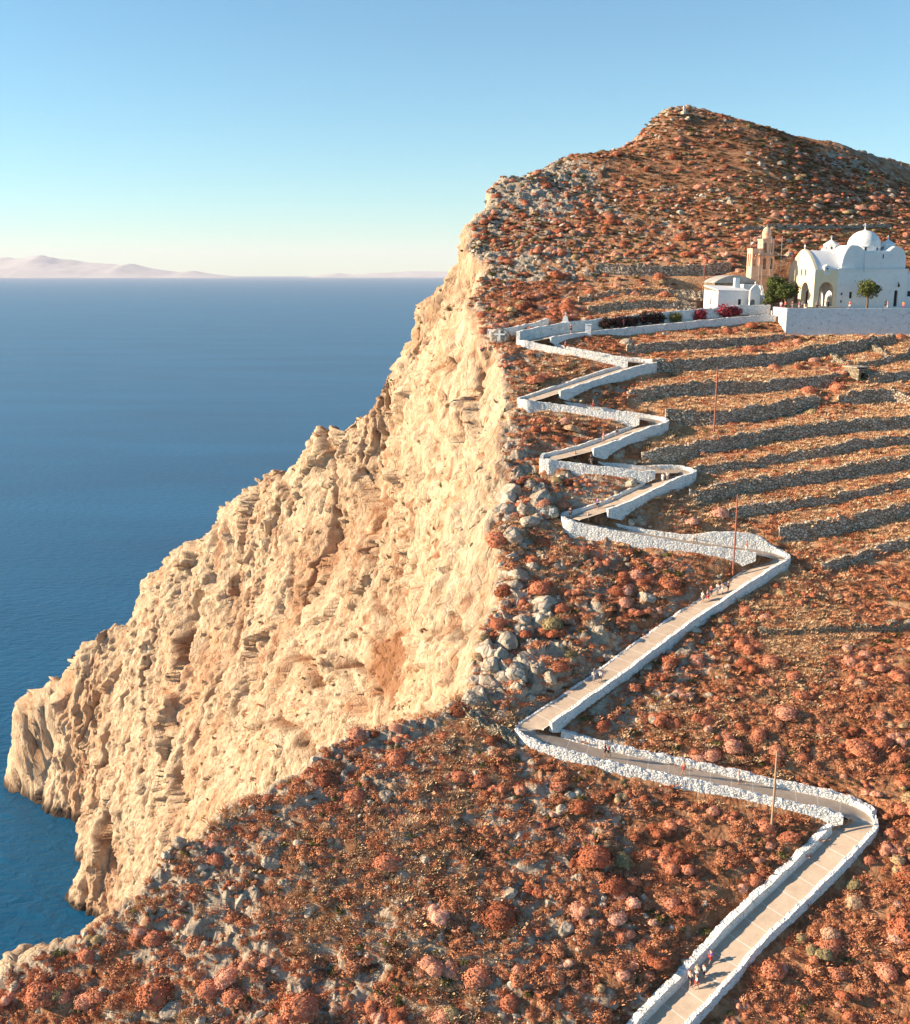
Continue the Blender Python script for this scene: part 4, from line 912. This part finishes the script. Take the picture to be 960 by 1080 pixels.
def figure(st, arm, lean=0):
    """st: stride of the feet, arm: swing of the hands; faces +X"""
    P_ = [(0, 0, .93), (.01 + lean, 0, 1.15), (.02 + lean, 0, 1.38), (.03 + lean, 0, 1.48), (.05 + lean, 0, 1.62), (.05 + lean, 0, 1.70)]
    Rr = [(.15, .12), (.125, .10), (.15, .10), .055, (.085, .10), (.06, .07)]
    E = [(0, 1), (1, 2), (2, 3), (3, 4), (4, 5)]; seg = {}
    for sd, k in ((1, 1), (-1, -1)):
        b0 = len(P_); s = st * k
        P_ += [(0, sd * .10, .86), (s * .45 + .04, sd * .105, .50), (s, sd * .10, .10), (s + .14, sd * .11, .04)]; Rr += [(.085, .085), (.055, .055), (.042, .042), (.045, .03)]
        E += [(0, b0), (b0, b0 + 1), (b0 + 1, b0 + 2), (b0 + 2, b0 + 3)]
        a0 = len(P_); w_ = -arm * k
        P_ += [(.02 + lean, sd * .19, 1.38), (lean + w_ * .4, sd * .24, 1.12), (lean + w_ + .05, sd * .24, .92), (lean + w_ + .10, sd * .235, .82)]; Rr += [(.055, .055), (.04, .04), (.03, .03), (.038, .02)]
        E += [(2, a0), (a0, a0 + 1), (a0 + 1, a0 + 2), (a0 + 2, a0 + 3)]
    body = skin('body', P_, E, Rr, skinm)
    sh = [0, 1, 2, 10, 11, 18, 19]; mp = {v: i for i, v in enumerate(sh)}
    g = lambda r_, k: tuple(x * k + .012 for x in (r_ if isinstance(r_, tuple) else (r_, r_)))
    shirt = skin('shirt', [P_[i] for i in sh], [(mp[a], mp[b]) for a, b in E if a in mp and b in mp], [g(Rr[i], 1.06) for i in sh], FB['white'], 1)
    lo_ = [0, 6, 7, 14, 15]; mp2 = {v: i for i, v in enumerate(lo_)}
    pants = skin('shorts', [P_[i] for i in lo_], [(mp2[a], mp2[b]) for a, b in E if a in mp2 and b in mp2], [g(Rr[i], 1.1) for i in lo_], FB['dark'], 1)
    hair = skin('hair', [(.015 + lean, 0, 1.70), (.0 + lean, 0, 1.64), (-.02 + lean, 0, 1.56)], [(0, 1), (1, 2)], [(.075, .088), (.085, .10), (.05, .07)], FB['brown'], 1)
    return body, shirt, pants, hair
POSES = [figure(.22, .16, .02), figure(.03, .03), figure(-.25, -.2, .03)]
def person(p, rz, pose, top, bottom, hair, lab, s=1.0):
    me = POSES[pose]; e = empty('person', p, rz); e.scale = (s, s, s); tag(e, lab, 'person', 'walkers on the path')
    b = link(bpy.data.objects.new('body', me[0]), e)
    for n_, m_, c in (('shirt', me[1], top), ('shorts', me[2], bottom), ('hair', me[3], hair)):
        o = link(bpy.data.objects.new(n_, m_), e); o.material_slots[0].link = 'OBJECT'; o.material_slots[0].material = FB[c]
WK = [(723, 1038, 1, 'pink', 'dark', 'brown', 'walker in a pink top, left edge of the group on the lowest straight'), (728.5, 1040, 0, 'white', 'dark', 'brown', 'walker in a white top beside the pink one in the group on the lowest straight'),
 (736, 1033, 0, 'beige', 'white', 'fair', 'tallest walker, in pale beige, at the back of the group on the lowest straight'), (742, 1034, 1, 'white', 'dark', 'brown', 'walker in white with dark shorts, right side of the lowest group'),
 (735.5, 1044, 2, 'white', 'red', 'brown', 'walker in white top and red shorts at the front of the lowest group'), (749, 1018, 0, 'purple', 'red', 'brown', 'walker in purple top and red shorts just ahead of the lowest group'),
 (637, 799, 1, 'dark', 'dark', 'brown', 'left figure of the dark pair on the shaded straight near the sharp left bend'), (641.5, 800, 0, 'red', 'dark', 'brown', 'right figure of the dark pair on the shaded straight, in a red top'),
 (721, 818, 0, 'orange', 'red', 'brown', 'small figure in orange on the shaded straight, between dark pair and one in pink'), (778.5, 828, 1, 'pink', 'white', 'fair', 'figure in pink on the shaded straight, left of the wooden pole'),
 (625, 722, 0, 'white', 'grey', 'brown', 'left one of two walkers in white low on the diagonal straight'), (633, 721, 2, 'white', 'dark', 'brown', 'right one of two walkers in white low on the diagonal straight'),
 (740, 637, 0, 'white', 'beige', 'fair', 'walker in white at the lower end of the group high on the diagonal straight'), (746.5, 636, 2, 'dark', 'red', 'brown', 'dark walker in the group high on the diagonal straight'),
 (750, 630, 0, 'red', 'dark', 'brown', 'walker in a red top in the group high on the diagonal straight'), (755.5, 629, 1, 'white', 'white', 'fair', 'walker all in white in the middle of the group high on the diagonal straight'),
 (761, 628, 0, 'beige', 'white', 'brown', 'walker in beige in the group high on the diagonal straight'), (768, 625, 1, 'dark', 'dark', 'brown', 'darkest walker at the upper end of the group on the diagonal straight'),
 (730, 575, 1, 'white', 'beige', 'fair', 'left one of the pale pair on the straight left of the reddish pole'), (733.5, 575.5, 0, 'beige', 'white', 'fair', 'right one of the pale pair on the straight left of the reddish pole'),
 (788, 584, 0, 'red', 'white', 'brown', 'walker in dark red on the wide bend right of the reddish pole'), (630, 538, 0, 'purple', 'dark', 'brown', 'walker in purple beside the inner wall at the fourth left bend'),
 (619, 549, 2, 'beige', 'beige', 'fair', 'pale walker in the fourth left bend'), (600.5, 549, 1, 'dark', 'dark', 'brown', 'dark figure leaning at the outer wall of the fourth left bend'),
 (699, 511, 1, 'white', 'white', 'fair', 'left one of two figures in white near the sunny third right bend'), (704, 509, 0, 'white', 'beige', 'fair', 'right one of two figures in white near the sunny third right bend'),
 (607, 487, 0, 'red', 'dark', 'brown', 'walker in dark red at the third highest left bend'), (624, 492, 2, 'dark', 'grey', 'brown', 'dark walker just right of the third highest left bend'),
 (635.5, 468, 0, 'pink', 'beige', 'fair', 'pink walker behind the dark one on the short rising straight'), (650, 461, 2, 'dark', 'dark', 'brown', 'dark walker leading on the short rising straight'),
 (626, 433, 0, 'dark', 'red', 'brown', 'single dark walker on the second highest left-going straight'), (596.5, 371, 1, 'pink', 'red', 'brown', 'single pink walker on the highest left-going straight'),
 (657, 346, 1, 'pink', 'pink', 'brown', 'walker in pink in front of the dark hedge'), (602.5, 352.5, 1, 'dark', 'dark', 'brown', 'dark figure standing before the small shrine'),
 (507, 374, 1, 'pink', 'grey', 'brown', 'left one of two people at the cliff edge below the painted cross'), (512.5, 372, 1, 'white', 'red', 'brown', 'right one of two people at the cliff edge below the painted cross')]
def local_dir(p):
    i = int(np.argmin((cl[:, 0] - p[0]) ** 2 + (cl[:, 1] - p[1]) ** 2)); return math.atan2(tan_[i, 1], tan_[i, 0]), i
for k, (px, py, po, a, b_, h_, lab) in enumerate(WK):
    q = hit(px, py, GS)
    if k < len(WK) - 2:
        d, i = local_dir(q); off = np.dot(q[:2] - cl[i, :2], nor[i]); off = max(-1.0, min(1.0, off)); q = np.array([cl[i, 0] + nor[i, 0] * off, cl[i, 1] + nor[i, 1] * off, cl[i, 2]])
    else: d = R(200)
    person(q, d + (math.pi if k % 3 == 1 else 0) + random.uniform(-.4, .4), po, a, b_, h_, lab, random.uniform(.96, 1.06) if h_ != 'x' else 1)
CP_ = [(836, 196, 'dark', 'grey', 'visitor in a dark top on the platform, under the broad tree'), (843, 192, 'pink', 'white', 'visitor in pink by the parapet below the porch arches'), (847, 192.3, 'white', 'red', 'visitor in white and red by the parapet below the porch arches'),
       (862, 192, 'beige', 'dark', 'visitor in beige by the parapet under the side arch'), (874, 198, 'dark', 'dark', 'dark figure before the side arch of the porch'), (896.5, 195, 'red', 'white', 'visitor in a red top on the platform, left of the lone round tree'),
       (934, 199, 'dark', 'dark', 'dark figure against the white church wall right of the lone tree'), (936.5, 192.5, 'pink', 'white', 'visitor in pale pink by the parapet right of the lone tree'), (953, 192.5, 'orange', 'pink', 'visitor in orange by the parapet near the right edge'),
       (824, 192.2, 'white', 'pink', 'visitor in white near the left corner of the parapet'), (828.5, 193, 'red', 'dark', 'visitor in red behind the left corner of the parapet')]
for k, (px, Y_, a, b_, lab) in enumerate(CP_):
    person(at(px, Y_, PLZ), random.uniform(0, 6), k % 3, a, b_, 'brown', lab)
print('objects', time.time() - T0)
# ------------------------------------------------------------------ shrubs, grass and stones
def dome(seed, n, leaf, flat_=.75, lump=.35, core=True):
    """a round spiny shrub: a dense shell of twig tips over a dark heart"""
    r = np.random.RandomState(seed); d = r.normal(size=(n, 3)); d[:, 2] = np.abs(d[:, 2]) * .95 - .12; d /= np.linalg.norm(d, axis=1)[:, None]
    sh = 1 + lump * fbm(d[:, 0] * 2 + seed, d[:, 1] * 2, d[:, 2] * 2, 3, seed); p = d * (sh * (.80 + .26 * r.rand(n)))[:, None]; p[:, 2] *= flat_
    a = r.normal(size=(n, 3)); a -= d * (a * d).sum(1)[:, None] * .8; a /= np.linalg.norm(a, axis=1)[:, None]; b = np.cross(a, d) + .3 * r.normal(size=(n, 3)); b /= np.linalg.norm(b, axis=1)[:, None]
    s = leaf * (.6 + .8 * r.rand(n))[:, None]
    q = np.stack([p - a * s, p - b * s * .55, p + a * s, p + b * s * .55], 1).reshape(-1, 3); Q_ = np.arange(4 * n).reshape(n, 4)
    if core:
        m = 12; t = np.linspace(0, 2 * np.pi, m, endpoint=False); rows = [(.84, -.15), (.86, .1), (.72, .38), (.4, .58), (.05, .66)]
        c = np.array([(R_ * math.cos(u_), R_ * math.sin(u_), z_ * flat_ / .75) for R_, z_ in rows for u_ in t]); c[:, :2] *= (1 + lump * .8 * fbm(c[:, 0] * 2 + seed, c[:, 1] * 2, c[:, 2] * 2, 2, seed))[:, None]
        o = len(q); q = np.r_[q, c]; Q_ = np.r_[Q_, np.array([(o + k * m + i, o + k * m + (i + 1) % m, o + (k + 1) * m + (i + 1) % m, o + (k + 1) * m + i) for k in range(4) for i in range(m)])]
    return q, Q_
def clumps(seed, leafn, leaf, k, core=True, lump=.3, flat_=.95):
    r = np.random.RandomState(seed); VV, QQ = [], []; o = 0
    for i in range(k):
        a = r.rand() * 6.28; rad = r.rand() ** .5 * .75; s = .3 + .25 * r.rand(); q, Q_ = dome(seed * 13 + i, leafn, leaf / s, flat_, lump, core)
        q = q * s + np.array([math.cos(a) * rad, math.sin(a) * rad, .02]); VV.append(q); QQ.append(Q_ + o); o += len(q)
    return np.concatenate(VV), np.concatenate(QQ)
def tuft(seed, n, h, spread):
    r = np.random.RandomState(seed); b = r.normal(size=(n, 2)) * spread * .45; d = b * .3 + r.normal(size=(n, 2)) * .08; hh = h * (.5 + .7 * r.rand(n)); w_ = .022 + .022 * r.rand(n)
    a = r.rand(n) * 6.28; c = np.c_[np.cos(a), np.sin(a)] * w_[:, None]
    z0 = np.zeros(n) - .1
    q = np.stack([np.c_[b - c, z0], np.c_[b + c, z0], np.c_[b + d * .8 + c * .6, hh * .75], np.c_[b + d * 1.5, hh]], 1).reshape(-1, 3); return q, np.arange(4 * n).reshape(n, 4)
def stone(seed, sub=3):
    import bmesh
    bm = bmesh.new(); bmesh.ops.create_icosphere(bm, subdivisions=sub, radius=1); co = np.array([v.co[:] for v in bm.verts]); fs = np.array([[v.index for v in f.verts] for f in bm.faces]); bm.free()
    r = np.random.RandomState(seed)
    for _ in range(11):                                        # knock flat facets off
        n_ = r.normal(size=3); n_ /= np.linalg.norm(n_); d = .55 + .3 * r.rand(); k = co @ n_; co -= np.where(k > d, k - d, 0)[:, None] * n_ * .92
    co *= (1 + .10 * fbm(co[:, 0] * 2.5 + seed, co[:, 1] * 2.5, co[:, 2] * 2.5, 3, seed))[:, None]; co *= np.array([1, .8 + .3 * r.rand(), .55 + .25 * r.rand()]); return co, fs
PB = {}
def protos(key, gen, m, k, smooth_=False):
    L = []
    for i in range(k):
        v, q = gen(i); me = npmesh(key, v, q, m, smooth_); L.append(me)
    PB[key] = L; return L
protos('shrub', lambda i: dome(10 + i, 1300, .075), M['bush'], 4); protos('shrub_b', lambda i: clumps(30 + i, 330, .05, 6), M['bush'], 4)
protos('scrub', lambda i: clumps(60 + i, 70, .085, 8, False, .7, .8), M['redgrass'], 4); protos('dark', lambda i: clumps(80 + i, 80, .09, 8, False, .7, .7), M['bush2'], 3); protos('green', lambda i: clumps(90 + i, 90, .08, 8, False, .6, .8), M['green'], 2)
protos('tuft', lambda i: tuft(i, 110, .34, .75), M['grassy'], 4); protos('redtuft', lambda i: tuft(20 + i, 110, .30, .75), M['redgrass'], 3)
protos('boulder', lambda i: stone(i), M['rock'], 6); protos('pebble', lambda i: stone(50 + i, 2), M['rock'], 4)
# where things may grow
sl = np.gradient(Zg, axis=0) / np.maximum(np.gradient(np.hypot(Xg, Yg), axis=0), 1e-6)
def okground(x, y, clear=2.1, cliff=.35):
    d = samp(PDg, x, y); c = samp(CMg, x, y); k = (d > clear) & (c < cliff)
    k &= ~((x > PX0 - .6) & (y > PY0 - .8) & (y < 226)); k &= ~((x > HOUSE[0] - 5) & (x < PX0 + 1) & (y > 196) & (y < 219))
    k &= samp(sl, x, y) < 2.2; return k
def scatter(n, r0, r1, dens=None, th0=R(-33), th1=R(33), clear=2.1, cliff=.35, seed=0, power=2):
    r = np.random.RandomState(1000 + seed); t = th0 + (th1 - th0) * r.rand(n); u = r.rand(n); rad = (r0 ** power + (r1 ** power - r0 ** power) * u) ** (1 / power)
    x, y = rad * np.sin(t), rad * np.cos(t); k = okground(x, y, clear, cliff)
    if dens is not None: k &= r.rand(n) < dens(x, y)
    return x[k], y[k]
def project(x, y, z):
    zz = z - CAMZ; fw_ = y * CP - zz * SP; return 480 + F * x / fw_, 540 - F * (zz * CP + y * SP) / fw_, fw_
pn = lambda x, y, s, k: fbm(x * s, y * s, 0 * x, 3, k)
TMf = lambda x, y: samp(TMg, x, y); RKf = lambda x, y: samp(RKg, x, y)
def place(name, meshes, x, y, size, lab, cat, group, seed, sink=.08, tilt=.25):
    r = np.random.RandomState(seed); z = ground(x, y)
    for i in range(len(x)):
        o = bpy.data.objects.new(name, meshes[r.randint(len(meshes))]); COL.objects.link(o); s = size[i]
        o.location = (x[i], y[i], z[i] - sink * s); o.rotation_euler = (r.uniform(-tilt, tilt), r.uniform(-tilt, tilt), r.uniform(0, 6.28)); o.scale = (s * r.uniform(.85, 1.15), s * r.uniform(.85, 1.15), s * r.uniform(.85, 1.1))
        o['label'] = lab; o['category'] = cat; o['group'] = group; o['kind'] = 'thing'
def pick(x, y, size, n):
    z = ground(x, y); px, py, f = project(x, y, z); v = (px > -10) & (px < 970) & (py > 100) & (py < 1095); k = np.nonzero(v)[0]; k = k[np.argsort(-(size[k] / f[k]))]
    top = k[:n]; rest = np.setdiff1d(np.arange(len(x)), top); return top, rest
def stuff(name, meshes, x, y, size, seed, sink=.1, tilt=.25, al=None):
    """countless small copies: points that carry one of the meshes each"""
    r = np.random.RandomState(seed); n = len(x); z = (ground(x, y) if al is None else al) - sink * size
    me = bpy.data.meshes.new(name); me.vertices.add(n); me.vertices.foreach_set('co', np.c_[x, y, z].astype('f').ravel())
    rot = np.c_[r.uniform(-tilt, tilt, n), r.uniform(-tilt, tilt, n), r.uniform(0, 6.28, n)].astype('f'); sc3 = (size[:, None] * r.uniform(.85, 1.15, (n, 3))).astype('f')
    a = me.attributes.new('rot', 'FLOAT_VECTOR', 'POINT'); a.data.foreach_set('vector', rot.ravel()); a = me.attributes.new('scl', 'FLOAT_VECTOR', 'POINT'); a.data.foreach_set('vector', sc3.ravel())
    a = me.attributes.new('idx', 'INT', 'POINT'); a.data.foreach_set('value', r.randint(0, len(meshes), n).astype(np.int32))
    o = link(bpy.data.objects.new(name, me)); tag(o, kind='stuff'); o['kind'] = 'stuff'
    ng = bpy.data.node_groups.new(name, 'GeometryNodeTree'); ng.interface.new_socket('G', in_out='INPUT', socket_type='NodeSocketGeometry'); ng.interface.new_socket('G', in_out='OUTPUT', socket_type='NodeSocketGeometry')
    gi, go = ng.nodes.new('NodeGroupInput'), ng.nodes.new('NodeGroupOutput'); ip = ng.nodes.new('GeometryNodeInstanceOnPoints'); g2i = ng.nodes.new('GeometryNodeGeometryToInstance')
    for ms in reversed(meshes):
        src = bpy.data.objects.new(name + '_source', ms)       # never linked to the scene
        oi = ng.nodes.new('GeometryNodeObjectInfo'); oi.inputs['Object'].default_value = src; oi.transform_space = 'ORIGINAL'
        ng.links.new(oi.outputs['Geometry'], g2i.inputs[0])
    def na(nm, t):
        q = ng.nodes.new('GeometryNodeInputNamedAttribute'); q.data_type = t; q.inputs['Name'].default_value = nm; return q.outputs['Attribute']
    ip.inputs['Pick Instance'].default_value = True; ng.links.new(gi.outputs[0], ip.inputs['Points']); ng.links.new(g2i.outputs[0], ip.inputs['Instance'])
    ng.links.new(na('idx', 'INT'), ip.inputs['Instance Index']); ng.links.new(na('scl', 'FLOAT_VECTOR'), ip.inputs['Scale'])
    e2r = ng.nodes.new('FunctionNodeEulerToRotation'); ng.links.new(na('rot', 'FLOAT_VECTOR'), e2r.inputs[0]); ng.links.new(e2r.outputs[0], ip.inputs['Rotation'])
    ng.links.new(ip.outputs[0], go.inputs[0]); o.modifiers.new('copies', 'NODES').node_group = ng; return o
# round spiny shrubs
x, y = scatter(8500, 80, 205, lambda x, y: np.clip(.5 + pn(x, y, .06, 1) * 1.0 - TMf(x, y) * .8, .02, 1), seed=1)
s = np.random.RandomState(5).lognormal(-.25, .45, len(x)).clip(.3, 1.9); s *= 1 - .4 * TMf(x, y)
k_ = samp(PDg, x, y) > 2.05 + s * 1.05; x, y, s = x[k_], y[k_], s[k_]
t_, r_ = pick(x, y, s, 300)
dm_ = np.random.RandomState(9).rand(300) < .5
place('shrub', PB['shrub'], x[t_][dm_], y[t_][dm_], s[t_][dm_], 'smooth dome shaped reddish brown spiny shrub on the dry slope', 'shrub', 'round shrubs on the slope', 1)
place('shrub', PB['shrub_b'], x[t_][~dm_], y[t_][~dm_], s[t_][~dm_] * 1.1, 'lumpy reddish brown spiny shrub on the dry slope', 'shrub', 'lumpy shrubs on the slope', 2)
SB = PB['shrub'] + PB['shrub_b']
x2, y2 = scatter(9000, 205, 335, lambda x, y: np.clip(.55 + pn(x, y, .05, 2) * .9, .05, 1), seed=2); s2 = np.random.RandomState(6).lognormal(-.25, .35, len(x2)).clip(.4, 1.6)
stuff('scattered_shrubs', SB, np.r_[x[r_], x2], np.r_[y[r_], y2], np.r_[s[r_], s2], 3)
# low scrub and tufts between them
x, y = scatter(40000, 78, 215, lambda x, y: np.clip(.7 + pn(x, y, .12, 3) * 1.1 - TMf(x, y) * .6, .03, 1), seed=3, power=1.6); s = np.random.RandomState(7).lognormal(-.55, .4, len(x)).clip(.2, 1.2)
k_ = samp(PDg, x, y) > 2.0 + s; x, y, s = x[k_], y[k_], s[k_]
stuff('low_scrub', PB['scrub'], x, y, s, 4)
x, y = scatter(14000, 78, 335, lambda x, y: np.clip(.35 + pn(x, y, .08, 4) * 1.2 + sstep(200, 240, y) * .5, .03, 1), seed=4, power=1.8); s = np.random.RandomState(8).uniform(.3, .9, len(x))
stuff('dark_scrub', PB['dark'] + PB['green'][:1], x, y, s, 5)
x, y = scatter(26000, 196, 340, lambda x, y: np.clip(.35 + pn(x, y, .05, 44) * 1.1 + sstep(.20, .34, x / y) * .8, .03, 1), seed=24, power=2); s = np.random.RandomState(28).lognormal(-.5, .35, len(x)).clip(.3, 1.2)  # hill scrub, dark and thickened rightward to imitate the slope's shaded side
stuff('hill_shade_scrub', PB['dark'] + PB['green'][:1], x, y, s, 25)
x, y = scatter(5000, 190, 335, lambda x, y: np.clip(.15 + pn(x, y, .045, 45) * 1.4 + sstep(.16, .02, x / y) * .5, .0, 1), seed=26); s = np.random.RandomState(29).lognormal(-.55, .45, len(x)).clip(.25, 1.6)
stuff('hill_stones', PB['boulder'], x, y, s, 27, .3, .5)
x, y = scatter(1300, 78, 240, None, seed=14); s = np.random.RandomState(8).uniform(.3, .9, len(x)); stuff('green_scrub', PB['green'], x, y, s, 15)
x, y = scatter(75000, 78, 215, lambda x, y: np.clip(-.05 + pn(x, y, .07, 5) * 1.8 + TMf(x, y) * 1.5, .0, 1), seed=5, power=1.6, clear=1.95); s = np.random.RandomState(10).uniform(.5, 1.1, len(x))
stuff('dry_grass', PB['tuft'], x, y, s, 6)
x, y = scatter(15000, 78, 215, lambda x, y: np.clip(.45 - pn(x, y, .07, 5) * 1.0, .02, 1), seed=6, power=1.6, clear=1.95); s = np.random.RandomState(11).uniform(.5, 1.1, len(x))
stuff('red_grass', PB['redtuft'], x, y, s, 7)
# stones
x, y = scatter(9000, 80, 330, lambda x, y: np.clip((RKf(x, y) - .25) * 1.3, 0, 1) * (1 - TMf(x, y)), seed=8, cliff=.6, power=1.6); s = np.random.RandomState(12).lognormal(-.85, .5, len(x)).clip(.15, 1.7)
t_, r_ = pick(x, y, s, 300)
place('boulder', PB['boulder'], x[t_], y[t_], s[t_], 'grey weathered limestone boulder on the dry slope', 'boulder', 'limestone boulders on the slope', 3, .2, .5)
stuff('loose_stones', PB['boulder'], x[r_], y[r_], s[r_], 8, .25, .5)
# fallen blocks under the cliff edge
x, y = scatter(16000, 112, 160, lambda x, y: (C(x, y) - S(x, y) < 24) & (C(x, y) > S(x, y)) * (x < 13) & (y > 117) & (y < 152), seed=21, cliff=.5); n_ = min(170, len(x)); x, y = x[:n_], y[:n_]
s = np.random.RandomState(22).lognormal(.05, .45, n_).clip(.4, 2.4); k_ = samp(PDg, x, y) > 2.0 + s * 1.1; stuff('fallen_blocks', PB['boulder'], x[k_], y[k_], s[k_], 23, .3, .7)
x, y = scatter(30000, 80, 190, lambda x, y: np.clip((RKf(x, y) - .1) * 1.2, 0, 1), seed=9, cliff=.6, power=1.4); s = np.random.RandomState(13).lognormal(-1.9, .45, len(x)).clip(.06, .5)
stuff('rubble', PB['pebble'], x, y, s, 9, .2, .5)
# shrubs that hold on in the cliff
kf = np.nonzero((CM > .95) & (V[:, 2] > 12) & (Y > 140) & (X > -150) & (Y < 340))[0]; rs = np.random.RandomState(41); kf = kf[rs.randint(0, len(kf), 2600)]
kf = kf[rs.rand(len(kf)) < np.clip(.35 + 1.1 * fbm(X[kf] * .04, Y[kf] * .04, V[kf, 2] * .04, 3, 42), .03, 1)]
CLIFFZ = V[kf, 2]; stuff('cliff_scrub', PB['dark'] + PB['green'][:1] + PB['scrub'][:1], V[kf, 0], V[kf, 1], rs.uniform(.25, .75, len(kf)), 43, .0, 1.2, CLIFFZ)
print('scatter', time.time() - T0)
# ------------------------------------------------------------------ far island and the air
def island(name, D, prof, depth):
    xs = np.linspace(prof[0][0], prof[-1][0], 200); hz_ = np.interp(xs, [p[0] for p in prof], [p[1] for p in prof])
    t = np.linspace(-1, 1, 24); A, B = np.meshgrid(xs, t); H_ = np.interp(A, xs, hz_)
    Xw = (A - 480) / F * D / 1.03; Yw = D / 1.03 * np.ones_like(Xw) + B * depth; H_ = H_ / F * D
    Zw = H_ * (1 - np.abs(B) ** 1.5) * (1 + .35 * fbm(Xw / 1500, Yw / 1500, 0 * Xw, 4, 3)) - 20
    I = np.arange(A.size).reshape(A.shape); Q_ = np.c_[I[:-1, :-1].ravel(), I[:-1, 1:].ravel(), I[1:, 1:].ravel(), I[1:, :-1].ravel()]
    tag(link(bpy.data.objects.new(name, npmesh(name, np.c_[Xw.ravel(), Yw.ravel(), Zw.ravel()], Q_, M['isl'], True))), kind='structure')
M['isl'] = plain('far_rock', (.50, .50, .50), .95, .15, .001)
island('distant_hills', 56000, [(-330, 6), (-200, 12), (-60, 15), (5, 17), (30, 16), (60, 19), (80, 17), (110, 14), (140, 12), (150, 13), (175, 8), (200, 5), (214, 6), (235, 3), (262, 0)], 5000)
island('distant_hills', 59000, [(325, 0), (345, 3), (360, 5), (375, 3), (400, 4), (430, 6), (460, 6), (490, 7), (560, 5), (640, 3), (700, 0)], 4000)
hb = MB(); hb.box(-85000, 85000, -21000, 92000, -5, 2200); hz = hb.build('haze', bpy.data.materials.new('haze')); tag(hz, kind='stuff'); hz['kind'] = 'stuff'
hm = hz.data.materials[0]; hm.use_nodes = True; hm.node_tree.nodes.clear(); ho = hm.node_tree.nodes.new('ShaderNodeOutputMaterial'); hv = hm.node_tree.nodes.new('ShaderNodeVolumePrincipled')
hv.inputs['Color'].default_value = (.95, .86, .90, 1); hv.inputs['Density'].default_value = 1.25e-5; hv.inputs['Anisotropy'].default_value = 0; hm.node_tree.links.new(hv.outputs[0], ho.inputs['Volume'])
# ------------------------------------------------------------------ light, sky, camera
SUN_AZ = R(-89); SUN_EL = R(19)      # measured from +Y towards +X
sd_ = Vector((math.sin(SUN_AZ) * math.cos(SUN_EL), math.cos(SUN_AZ) * math.cos(SUN_EL), math.sin(SUN_EL)))
l = bpy.data.lights.new('sun', 'SUN'); l.energy = 5.0; l.angle = R(.55); l.color = (1, .79, .55)
lo = link(bpy.data.objects.new('sun', l)); lo.rotation_euler = (-sd_).to_track_quat('-Z', 'Y').to_euler()
w = bpy.data.worlds.new('World'); bpy.context.scene.world = w; w.use_nodes = True; nt = w.node_tree; bg = nt.nodes['Background']
sk = nt.nodes.new('ShaderNodeTexSky'); sk.sky_type = 'NISHITA'; sk.sun_disc = False; sk.sun_elevation = SUN_EL; sk.sun_rotation = SUN_AZ
sk.altitude = 600; sk.air_density = 1.0; sk.dust_density = .15; sk.ozone_density = 2.5
mx = nt.nodes.new('ShaderNodeMix'); mx.data_type = 'RGBA'; mx.blend_type = 'MULTIPLY'; mx.inputs[0].default_value = 1; nt.links.new(sk.outputs[0], mx.inputs[6]); mx.inputs[7].default_value = (.55, .85, .875, 1)
nt.links.new(mx.outputs[2], bg.inputs[0]); bg.inputs[1].default_value = .092
cam = bpy.data.cameras.new('camera'); co = link(bpy.data.objects.new('camera', cam)); sc = bpy.context.scene; sc.camera = co
co.location = (0, 0, CAMZ); co.rotation_euler = (R(90) - PITCH, 0, 0); cam.sensor_fit = 'HORIZONTAL'; cam.sensor_width = 36; cam.lens = 36 * F / 960
cam.clip_start = 1; cam.clip_end = 200000
vs = sc.view_settings; vs.view_transform = 'Standard'; vs.look = 'None'; vs.exposure = 1.22; vs.gamma = 1
sc.cycles.max_bounces = 5; sc.cycles.diffuse_bounces = 3; sc.cycles.glossy_bounces = 2; sc.cycles.volume_bounces = 2; sc.cycles.transparent_max_bounces = 8
sc.cycles.use_denoising = True
print('done', time.time() - T0)
